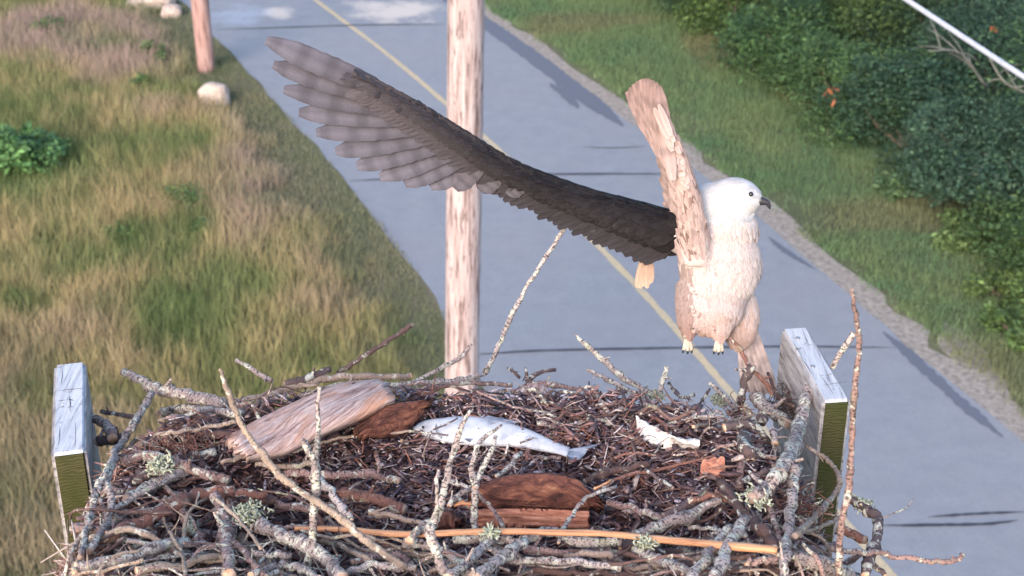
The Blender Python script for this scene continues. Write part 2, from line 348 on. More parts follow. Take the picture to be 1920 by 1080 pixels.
def shrub(name, base, wx, wy, h, nl, ca, cb, label, cat, group=None, size=.055, nlobe=14, part='crown'):
    e = empty(name, base); tag(e, label, cat, group); lobes = []; st = []
    for _ in range(nlobe):
        an = random.random()*6.28; q = math.sqrt(random.random()); zz = h*random.uniform(.25, .85)*(1-.35*q)
        c = (base.x+math.cos(an)*q*wx*.72, base.y+math.sin(an)*q*wy*.72, zz); r = random.uniform(.26, .42)*min(wx, h)*1.15
        lobes.append((c, (r, r, r*random.uniform(.6, .85))))
    for c, r in lobes[:6]:
        q = Vector(c); md = (base+q)/2+Vector((random.uniform(-.15, .15)*wx, random.uniform(-.15, .15)*wx, .05*h))
        st.append(T([base+Vector((random.uniform(-.06, .06)*wx, 0, -.03)), md, q], [h*.022+.008, h*.014+.005, .004], 4, 6))
    for _ in range(nlobe):
        c, r = random.choice(lobes[:nlobe]); dd = Vector((random.gauss(0, 1), random.gauss(0, 1), abs(random.gauss(.3, .8)))).normalized(); q = random.uniform(.22, .4)*r[0]
        lobes.append((tuple(Vector(c)+dd*r[0]*random.uniform(.85, 1.2)), (q, q, q*random.uniform(.7, 1.3))))
    leafcloud(part, lobes, int(nl*(2.5 if nl > 8000 else 1.5)), size, ca, cb, e, base)
    build('trunk' if h > 1.6 else 'stem', st, TRUNK, e, base); return e
DK, MDG, LTG = (.014, .040, .022), (.045, .09, .04), (.10, .17, .045)
TREES = [  # px, py of the base on the ground, width, height, leaves, dark, light, label
 (1290, 18, 1.5, 1.9, 9000, DK, MDG, 'dark bushy shrub at the back end of the right hand tree line'),
 (1395, 78, 1.7, 2.1, 11000, (.02, .05, .02), (.09, .15, .04), 'mid green shrub left of the pale guy wire near the top of the frame'),
 (1500, 150, 1.6, 1.9, 11000, DK, (.06, .12, .035), 'dark shrub whose foot has a few orange leaves'),
 (1610, 232, 1.6, 2.1, 12000, (.02, .05, .02), (.08, .15, .05), 'rounded green shrub standing nearest the grass below the orange leaves'),
 (1720, 300, 1.5, 2.0, 12000, DK, (.04, .085, .05), 'blue green dark shrub midway along the tree line'),
 (1850, 395, 1.5, 2.1, 12000, (.018, .045, .03), (.05, .10, .06), 'blue grey leafy shrub above the yellow green thicket'),
 (1955, 500, 1.2, 1.25, 11000, (.02, .05, .02), (.065, .115, .038), 'yellow green low thicket at the right edge of the frame'),
 (1480, 10, 2.0, 3.0, 12000, DK, (.06, .11, .035), 'tall dark tree left of the top end of the guy wire'),
 (1640, 90, 2.0, 3.1, 13000, (.015, .04, .018), (.09, .15, .045), 'tall green tree just under the pale guy wire'),
 (1780, 160, 2.0, 3.3, 13000, DK, (.04, .08, .045), 'very dark tree below the guy wire by bare grey branches'),
 (1930, 250, 2.0, 3.2, 13000, DK, (.04, .08, .05), 'dark tree at the right edge of the frame above the blue grey shrub'),
 (1760, 20, 2.2, 3.6, 13000, (.02, .05, .018), (.08, .14, .04), 'tall tree behind the top end of the guy wire'),
 (1920, 95, 2.2, 3.8, 13000, (.02, .05, .02), (.09, .15, .05), 'tall green tree in the top right corner above the guy wire'),
 (1340, -75, 2.0, 2.6, 9000, DK, (.06, .10, .035), 'far dark shrub on the verge at the top of the frame'),
 (1560, -95, 2.4, 3.4, 10000, DK, (.06, .11, .035), 'far tree behind the tall dark tree at the top of the frame'),
 (2080, 380, 2.2, 3.6, 10000, DK, (.05, .10, .04), 'tree just past the right edge of the tree line'),
]
for px, py, wx, h, nl, ca, cb, lab in TREES:
    shrub('tree' if h > 2.5 else 'shrub', G(px, py), wx, wx*1.1, h, nl, ca, cb, lab, 'tree' if h > 2.5 else 'shrub', 'trees and shrubs right of the road', size=.037, nlobe=24 if h > 2.5 else 19)
# low edge plants in front of the thicket
for px, py, s, ca, cb, lab in [(1870, 560, .55, (.04, .08, .025), (.11, .16, .045), 'low yellow green weed clump in front of the bright thicket'),
                      (1800, 455, .6, (.04, .08, .03), (.10, .15, .05), 'leafy weed clump left of the bright thicket'),
                      (1690, 370, .5, (.03, .07, .03), (.08, .13, .06), 'dark weed clump in front of the blue green shrub'),
                      (1905, 640, .6, (.04, .08, .025), (.10, .16, .05), 'weed clump beside the bare sandy patch at the right edge')]:
    shrub('weed', G(px, py), s, s, s*.8, 2200, ca, cb, lab, 'weed', None, .045, 8, 'foliage')
def twiggy(name, P, r, mat, label, cat, n=5, spread=.5):
    parts = [T(P, r, 5, 6)]
    c = catmull(P, 5)
    for _ in range(n):
        i = random.randrange(len(c)//4, len(c)-2); q = c[i]; dr = Vector((random.uniform(-1, 1), random.uniform(-1, 1), random.uniform(-.3, .8)))*spread
        parts.append(T([q, q+dr*.5+Vector((0, 0, .04)), q+dr], [r[-1]*1.2, r[-1], r[-1]*.4], 3, 5))
    return tag(build(name, parts, mat, None, P[0]), label, cat)
twiggy('dead_branch', [Z(1850, 165, 24), Z(1800, 100, 23), Z(1740, 95, 22.5)], [.022, .016, .008], DEAD, 'bare grey branch sticking out of the dark tree under the guy wire', 'branch', 7, .7)
twiggy('dead_branch', [Z(1925, 175, 22), Z(1880, 150, 21.5), Z(1845, 88, 21.3)], [.022, .016, .007], DEAD, 'bare grey branch at the right edge just below the guy wire', 'branch', 6, .6)
def flowers(name, p, n, s, label):
    P = np.array(p)+rng.normal(size=(n, 3))*s; a = rng.normal(size=(n, 3))*.028; b = rng.normal(size=(n, 3))*.022
    V = np.stack([P-a, P+b, P+a, P-b], 1).reshape(-1, 3)
    col = np.repeat(lerp3((.22, .06, .03), (.32, .12, .05), rng.random(n)), 4, 0)
    return tag(link(name, npmesh(name, V, np.arange(n*4).reshape(-1, 4), 4, col), LEAF), label, 'leaves')
flowers('orange_leaves', Z(1560, 178, 24.9), 8, .07, 'small cluster of orange red leaves at the foot of a dark shrub')
flowers('orange_leaves', Z(1862, 57, 25.0), 4, .04, 'few orange leaves near the top right corner above the guy wire')
# left meadow plants
shrub('leafy_shrub', G(45, 318), 1.15, .8, .8, 4200, (.035, .10, .035), (.11, .22, .075), 'bright green leafy shrub in the meadow at the left edge of the frame', 'shrub', None, .06, 12, 'foliage')
for px, py, sz_, hh_, lab in [(290, 118, .30, .55, 'dark green weed in the meadow left of the far pole'), (262, 172, .22, .4, 'small green weed between the far pole and the leafy shrub'),
                  (225, 450, .26, .42, 'green weed in the tan grass in the middle of the meadow'), (345, 395, .34, .45, 'leafy weed among tan grass right of the middle of the meadow'),
                  (90, 70, .4, .5, 'green weed near the top left corner of the meadow'), (375, 440, .2, .35, 'small weed just below the leafy weed in the middle of the meadow')]:
    shrub('leafy_weed', G(px, py), sz_, sz_, hh_, 420, (.05, .10, .035), (.10, .17, .055), lab, 'weed', None, .035, 7, 'foliage')

# ------------------------------------------------------------------ utility poles, wire, boulder
m = M('weathered pole wood', .85); v = m.coord('UV', (1, .06, 1)); f = m.noise(v, 22, 8, .65, .2); sp_ = m.noise(m.coord('UV', (1, .12, 1)), 26, 5, .7)
c = m.ramp(f, [(.37, (.12, .08, .075)), (.45, (.36, .28, .28)), (.60, (.47, .41, .415))]); c = m.mix(m.ramp(sp_, [(.54, 0), (.60, .85)]), c, (.13, .09, .085))
m.col(c).bump(f, .5, .02); POLE = m.m
m = M('far pole wood', .85); v = m.coord('UV', (1, .08, 1)); f = m.noise(v, 20, 8, .65, .2)
m.col(m.ramp(f, [(.34, (.13, .075, .07)), (.48, (.34, .21, .19)), (.66, (.44, .32, .30))])).bump(f, .5, .02); POLE2 = m.m
m = M('galvanised metal', .4); m.b.inputs['Metallic'].default_value = .8; m.col((.35, .36, .38)); STEEL = m.m
a, b = Z(874, 0, 16.7), Z(866, 690, 16.1); d = 13.62
a = D(874, 0, d); b = D(866, 690, d); dr = (a-b)/(a.z-b.z); foot = b-dr*(b.z+.2); top = b+dr*(11.6-b.z)
e = empty('utility_pole', (foot.x, foot.y, 0)); tag(e, 'tall weathered grey pink utility pole standing behind the middle of the nest', 'pole', 'utility poles along the road')
PTS = [foot.lerp(top, i/16) for i in range(17)]
build('pole_shaft', [T(PTS, [.175-.0008*i for i in range(17)], 3, 20, .015, groove=.012)], POLE, e, e.location)
build('crossarm', [T([top+Vector((-1.1, 0, -.4)), top+Vector((1.1, 0, -.4))], [.06, .06], 1, 4, 0)], POLE, e, e.location, sm=False)
fb = G(388, 133); e = empty('utility_pole', fb); tag(e, 'reddish utility pole far off beside the pale boulder left of the road', 'pole', 'utility poles along the road')
ft = fb+Vector((-.08, 0, 10.4)); PTS = [fb.lerp(ft, i/14)-Vector((0, 0, .1)) for i in range(15)]
build('pole_shaft', [T(PTS, [.175-.001*i for i in range(15)], 3, 16, .015, groove=.012)], POLE2, e, fb)
build('crossarm', [T([ft+Vector((-1.1, 0, -.4)), ft+Vector((1.1, 0, -.4))], [.06, .06], 1, 4, 0)], POLE2, e, fb, sm=False)
m = M('white plastic guy guard', .45, .5); v = m.coord('UV', (1, .4, 1)); m.col(m.ramp(m.noise(v, 20, 4), [(.3, (.30, .33, .42)), (.7, (.46, .49, .58))])); GUARD = m.m
A1 = Z(1690, -7, 12.2); A2 = Z(1925, 148, 11.2); dv = (A2-A1)
q0 = A1-dv*1.9; q1 = A1-dv*.3; k = (A1.z-.0)/(-dv.z) if dv.z < 0 else 6; q3 = A1+dv*k
e = empty('guy_wire', q3); tag(e, 'pale sleeved guy wire slanting down across the top right corner', 'cable')
build('sleeve', [T([q1, A1, A2, A1+dv*4.5], [.021]*4, 8, 10, 0)], GUARD, e, q3)
build('steel_cable', [T([A1-dv*6, q0, q1, A1, A2, q3], [.009]*6, 3, 6, 0)], STEEL, e, q3)
m = M('pale granite', .85); v = m.coord(); f = m.noise(v, 9, 8, .65); m.col(m.ramp(f, [(.3, (.22, .17, .14)), (.5, (.44, .36, .31)), (.7, (.56, .48, .42))])).bump(f, .7, .03); GRAN = m.m
def rock(name, base, sx, sy, sz, label, seed=0):
    bm = bmesh.new(); bmesh.ops.create_icosphere(bm, subdivisions=4, radius=1)
    from mathutils import noise as mn
    for v_ in bm.verts:
        c = v_.co.copy(); q = 1+.22*mn.noise(c*1.3+Vector((seed, 0, 0)))+.06*mn.noise(c*4+Vector((seed, 5, 0)))
        c = Vector([math.copysign(abs(t)**.8, t) for t in c])*q
        v_.co = Vector((c.x*sx, c.y*sy, max(-.1, c.z*sz+sz*.6)))+Vector(base)
    me = bpy.data.meshes.new(name); bm.to_mesh(me); bm.free()
    return tag(link(name, me, GRAN, None, base), label, 'boulder')
rock('boulder', G(405, 196), .29, .24, .26, 'pale rounded boulder at the foot of the far utility pole')
rock('boulder', G(283, 14), .5, .3, .20, 'low pinkish boulder at the top left end of the meadow by the road', 4)
rock('boulder', G(322, 30), .22, .2, .15, 'small boulder beside the road edge at the top left', 8)

# ------------------------------------------------------------------ nest platform
m = M('weathered board top', .7); v = m.coord('Object', (2.2, .12, .5)); f = m.noise(v, 55, 8, .7, .1)
c = m.ramp(f, [(.34, (.18, .19, .21)), (.43, (.42, .45, .50)), (.62, (.60, .63, .69))]); c = m.mix(m.ramp(m.noise(m.coord('Object', (1, 1, 1)), 40, 4), [(.62, 0), (.68, .8)]), c, (.22, .22, .22))
m.col(c).bump(f, .7, .004); BTOP = m.m
m = M('weathered board side', .8); v = m.coord('Object', (1, .15, 1.4)); f = m.noise(v, 50, 8, .7, .2)
m.col(m.ramp(f, [(.32, (.07, .07, .07)), (.46, (.26, .25, .26)), (.7, (.52, .51, .53))])).bump(f, .7, .005); BSIDE = m.m
m = M('mossy end grain', .85); v = m.coord('Object', (1, 1, .9)); wv = m.n.new('ShaderNodeTexWave'); wv.wave_type = 'RINGS'; wv.inputs['Scale'].default_value = 45; wv.inputs['Distortion'].default_value = 9; wv.inputs['Detail'].default_value = 4
mpp = m.n.new('ShaderNodeMapping'); m.l.new(m.tc.outputs['Object'], mpp.inputs[0]); mpp.inputs['Location'].default_value = (.02, 0, .12); m.l.new(mpp.outputs[0], wv.inputs[0])
c = m.ramp(wv.outputs['Fac'], [(.2, (.045, .045, .018)), (.8, (.075, .072, .028))]); c = m.mix(m.ramp(m.noise(v, 14, 5), [(.4, 0), (.65, .85)]), c, (.035, .045, .010)); m.col(c).bump(wv.outputs['Fac'], .4, .003); BEND = m.m
def board(far, near, wd, ht, label):
    d = (near-far).normalized(); s = Vector((-d.y, d.x, 0))*wd/2; vs_ = []
    for p in (far, near):
        for k in (1, -1):
            for z in (0, -ht): vs_.append(p+s*k+Vector((0, 0, z)))
    # far: 0 top+,1 bot+,2 top-,3 bot- ; near: 4,5,6,7
    fs = [(0, 2, 6, 4), (1, 5, 7, 3), (0, 4, 5, 1), (2, 3, 7, 6), (4, 6, 7, 5), (0, 1, 3, 2)]; mi = [0, 1, 1, 1, 2, 2]
    me = bpy.data.meshes.new('board'); me.from_pydata([tuple(v) for v in vs_], [], fs); me.polygons.foreach_set('material_index', mi)
    bm = bmesh.new(); bm.from_mesh(me); bmesh.ops.recalc_face_normals(bm, faces=bm.faces)
    bmesh.ops.bevel(bm, geom=bm.edges[:], offset=.007, segments=3, affect='EDGES', material=-1); bm.to_mesh(me); bm.free()
    o = link('wooden_board', me, [BTOP, BSIDE, BEND], None, near+Vector((0, 0, -ht)), False)
    return tag(o, label, 'board')
bl = board(G(131, 679, NZ), G(128, 849, NZ), .068, .62, 'weathered upright board at the left end of the nest, top bleached white and end mossy')
br = board(G(1489, 613, NZ), G(1570, 751, NZ), .062, .62, 'weathered upright board at the right end of the nest, wet green end facing the camera')
def nail(px, py, par):
    p = G(px, py, NZ+.001); bm = bmesh.new(); bmesh.ops.create_cone(bm, cap_ends=True, segments=16, radius1=.0055, radius2=.005, depth=.003, matrix=Matrix.Translation(p))
    me = bpy.data.meshes.new('nail'); bm.to_mesh(me); bm.free(); link('nail', me, STEEL, par)
CRK = M('dark crack', .9); CRK.col((.06, .06, .065)); CRK = CRK.m
for (a_, b_, w_) in (((104,733),(157,728),.0016), ((108,752),(122,750),.002), ((124,748),(138,751),.0022), ((112,764),(120,762),.002), ((126,764),(137,762),.002), ((130,742),(131,772),.0016), ((117,690),(114,722),.0010), ((141,790),(140,838),.0010), ((112,800),(109,835),.0012)):
    q0_, q1_ = G(*a_, NZ+.0006), G(*b_, NZ+.0006); build('crack', [T([q0_, (q0_+q1_)/2+Vector((.001, .001, 0)), q1_], [w_*.2, w_*.6, w_*.25], 3, 5, .3, flat=.3)], CRK, bl, None)
for (a_, b_, w_) in (((1478,632),(1500,662),.0010), ((1500,668),(1530,712),.0012), ((1535,700),(1562,738),.0010), ((1545,722),(1588,716),.0012)):
    q0_, q1_ = G(*a_, NZ+.0006), G(*b_, NZ+.0006); build('crack', [T([q0_, (q0_+q1_)/2+Vector((.001, .001, 0)), q1_], [w_*.2, w_*.6, w_*.25], 3, 5, .3, flat=.3)], CRK, br, None)
for o in (bl, br): bpy.context.view_layer.update()
nail(1524, 687, br); nail(1496, 634, br)
def box(name, lo, hi, mat, parent=None, loc=None):
    bm = bmesh.new(); bmesh.ops.create_cube(bm, size=1); lo, hi = Vector(lo), Vector(hi)
    for v_ in bm.verts: v_.co = Vector([lo[i] if v_.co[i] < 0 else hi[i] for i in range(3)])
    bmesh.ops.bevel(bm, geom=bm.edges[:], offset=.004, segments=1, affect='EDGES')
    me = bpy.data.meshes.new(name); bm.to_mesh(me); bm.free(); return link(name, me, mat, parent, loc, False)
e = empty('nest_platform', (-.1, 2.4, 0)); tag(e, 'wooden platform on a post that carries the stick nest', 'platform')
for i in range(6): box('deck_board', (-.83, 1.95+i*.15, NZ-.62), (.62, 2.09+i*.15, NZ-.58), BSIDE, e)
box('beam', (-.8, 2.0, NZ-.72), (-.72, 2.82, NZ-.625), BSIDE, e); box('beam', (.5, 2.0, NZ-.72), (.58, 2.82, NZ-.625), BSIDE, e)
build('post', [T([Vector((-.1, 2.4, -.2)), Vector((-.1, 2.4, 4)), Vector((-.1, 2.4, NZ-.625))], [.15, .14, .13], 4, 16, .01)], POLE, e)

# ------------------------------------------------------------------ nest bed
m = M('nest litter', .55, .5); v = m.coord('Object'); f = m.noise(v, 60, 8, .7, .4)
m.col(m.ramp(f, [(.3, (.030, .018, .020)), (.5, (.12, .065, .065)), (.62, (.17, .09, .085)), (.75, (.32, .20, .18))])).bump(f, 1., .02); LIT = m.m
nx, ny = 150, 100; gx = np.linspace(-1.0, .80, nx); gy = np.linspace(1.82, 2.98, ny)
V = [(x, y, S(x, y)+.014*(vnoise(x, y, 30)-.5)+.012*(vnoise(x, y, 70)-.5)-.012) for y in gy for x in gx]
fs = [(j*nx+i, j*nx+i+1, (j+1)*nx+i+1, (j+1)*nx+i) for j in range(ny-1) for i in range(nx-1)]
keepf = [f for f in fs if V[f[0]][2] > NZ-.42]
me = npmesh('nest_bed', np.array(V, float), np.array(keepf), 4)
tag(link('nest_bed', me, LIT, None, (-.1, 2.4, NZ-.5)), 'dark matted litter filling the bowl of the nest', 'nest bed', kind='stuff')
m = M('nest debris', .6, .45); c = m.attr(); m.col(m.mix(m.ramp(m.noise(m.world(), 260, 3), [(.45, 0), (.65, .55)]), c, (.02, .014, .016))); DEB = m.m
def debris(n, lmin, lmax, wmin, wmax, cols, region, lift, tilt=.35, bias=None):
    Vs, Cs = [], []; cnt = 0
    out = []
    while cnt < n:
        x = random.uniform(region[0], region[1]); y = random.uniform(region[2], region[3]); z = S(x, y)
        if z < NZ-.30: continue
        cnt += 1; l = random.uniform(lmin, lmax); ww = random.uniform(wmin, wmax)
        an = random.gauss(0, .8) if random.random() < .65 else random.uniform(0, 6.28)
        d = Vector((math.cos(an), math.sin(an), random.gauss(0, tilt))).normalized(); s = Vector((-d.y, d.x, random.gauss(0, .5))).normalized(); u = d.cross(s)
        p = Vector((x, y, z+random.random()**2*lift)); bend = u*random.uniform(-.15, .15)*l
        c = np.array(random.choice(cols))*random.uniform(.5, 1.35)
        for t, off in ((-.5, 0), (0, 1), (.5, 0)):
            q = p+d*l*t+bend*off; k = ww*(1 if off else .55)
            Vs += [q+s*k, q+u*k*.6, q-s*k, q-u*k*.6]
        Cs += [c]*12
    b = np.arange(n)[:, None, None]*12
    q = np.array([(i*4+k, i*4+(k+1) % 4, (i+1)*4+(k+1) % 4, (i+1)*4+k) for i in range(2) for k in range(4)]+[(3, 2, 1, 0), (8, 9, 10, 11)])[None]
    return np.array([tuple(v) for v in Vs]), (b+q).reshape(-1, 4), np.array(Cs)
CBR = [(.20, .11, .11), (.31, .19, .18), (.085, .05, .06), (.42, .30, .29), (.05, .034, .045), (.22, .11, .095), (.10, .06, .07)]
CWET = [(.035, .026, .042), (.07, .05, .075), (.12, .08, .10), (.20, .14, .16), (.46, .40, .46)]
CPL = [(.50, .42, .38), (.38, .28, .24), (.30, .17, .13), (.58, .50, .44), (.15, .10, .09)]
def joinmesh(lst, name):
    V = []; Fc = []; Cc = []; o = 0
    for v_, f_, c_ in lst: V.append(v_); Fc.append(f_+o); Cc.append(c_); o += len(v_)
    return npmesh(name, np.concatenate(V), np.concatenate(Fc), 4, np.clip(np.concatenate(Cc), 0, 1))
me = joinmesh([debris(3200, .012, .05, .0007, .0016, [(.48, .38, .37), (.36, .26, .25), (.28, .15, .13), (.58, .52, .52), (.20, .13, .14)], (-.85, .62, 1.9, 2.88), .04, .45),
               debris(2300, .012, .05, .003, .0085, [(.34, .23, .22), (.24, .13, .115), (.16, .09, .09), (.48, .40, .38), (.09, .06, .07), (.07, .045, .055), (.13, .08, .085)], (-.9, .65, 1.9, 2.88), .03, .4),
               debris(1600, .004, .012, .0015, .004, [(.70, .64, .62), (.55, .52, .56), (.62, .50, .44)], (-.9, .65, 1.9, 2.88), .03, .6),
               debris(9000, .008, .035, .0012, .0045, CBR+CWET, (-.92, .72, 1.9, 2.9), .022),
               debris(5000, .006, .02, .0015, .005, CWET, (-.4, .6, 2.25, 2.85), .016),
               debris(2200, .02, .07, .0012, .0032, CPL+CBR, (-.95, .75, 1.88, 2.95), .03),
               debris(1500, .05, .13, .0014, .0032, [(.50, .42, .38), (.36, .27, .25), (.28, .17, .15), (.16, .11, .105), (.56, .52, .48)], (-.85, .60, 1.9, 2.3), .05, .5),
               debris(1500, .03, .10, .001, .0022, [(.26, .10, .07), (.34, .15, .10), (.20, .09, .08)], (-.95, .75, 1.88, 2.9), .03, .6)], 'bark_litter')
_keep = me
tag(link('bark_litter', me, DEB, smoothsh=False), 'loose bark chips, twigs and fibres strewn over the nest', 'litter', kind='stuff')

# ------------------------------------------------------------------ sticks
K = 3.12/F                                                          # metres per photo pixel at the nest
def cutcap(p, d, r, par, mat=None):
    bm = bmesh.new(); q = d.to_track_quat('Z', 'Y').to_matrix().to_4x4()
    bmesh.ops.create_cone(bm, cap_ends=True, segments=14, radius1=r*.97, radius2=r*.80, depth=r*.45, matrix=Matrix.Translation(p+d*r*.16)@q)
    for v_ in bm.verts: v_.co += Vector([random.uniform(-.1, .1)*r for _ in range(3)])
    me = bpy.data.meshes.new('cut_end'); bm.to_mesh(me); bm.free(); return link('cut_end', me, mat or CUT, par, None)
def stick(P, r, mat, label, lift=0.0, mode='n', cuts=0, side=2, group=None, name='stick', rough=.13):
    """P photo pixels; r radius in photo pixels (one or a list); mode 'n' lies on the nest, a number = horizontal distance change to the tip"""
    if mode == 'n':
        lf = lift if isinstance(lift, (list, tuple)) else [lift]*len(P)
        Q = [N(x, y, l+max(0, .0)) for (x, y), l in zip(P, lf)]
    else:                                                           # stands up from its LAST point, which sits on the nest
        b = N(*P[-1], lift); n = len(P)-1; Q = [D(x, y, b.y+mode*(n-i)/n) for i, (x, y) in enumerate(P)]
    rr = [q_*.82 for q_ in (r if isinstance(r, (list, tuple)) else [r]*len(P))]
    if len(rr) != len(P): rr = list(np.interp(np.linspace(0, 1, len(P)), np.linspace(0, 1, len(rr)), rr))
    kk = [(q-CAM).dot(FW)/F for q in Q]; rad = [a*b for a, b in zip(rr, kk)]
    L = sum((Q[i+1]-Q[i]).length for i in range(len(Q)-1)); ns = max(3, int(L/(len(Q)-1)/.011))
    # small kinks so that the stick is not a smooth hose
    c = catmull(Q, ns); wob = min(.0035, .5*rad[0])
    c = [p+Vector([random.uniform(-1, 1)*wob for _ in range(3)]) if 0 < i < len(c)-1 else p for i, p in enumerate(c)]
    rc = list(np.interp(np.linspace(0, len(Q)-1, len(c)), np.arange(len(Q)), rad))
    for i in range(random.randint(1, 3)): 
        j = random.randrange(len(c)); rc[j] *= 1.28
    parts = [T(c, rc, 1, 9 if max(rad) < .012 else 12, rough)]
    for _ in range(side):                                           # snapped-off side stubs
        i = random.randrange(1, len(c)-1); t = (c[i+1]-c[i-1]).normalized()
        d = (t*.6+Vector([random.gauss(0, 1) for _ in range(3)]).normalized()).normalized(); l = random.uniform(1.5, 4)*rc[i]+.004
        parts.append(T([c[i], c[i]+d*l*.6, c[i]+d*l+Vector((0, 0, .1*l))], [rc[i]*.5, rc[i]*.35, rc[i]*.22], 2, 6, .1))
    o = build(name, parts, [mat, CUT], None, c[0], capmat=1)
    bpy.context.view_layer.update() if cuts else None
    if cuts & 1: cutcap(c[0], (c[0]-c[1]).normalized(), rc[0], o)
    if cuts & 2: cutcap(c[-1], (c[-1]-c[-2]).normalized(), rc[-1], o)
    return tag(o, label, 'stick', group)
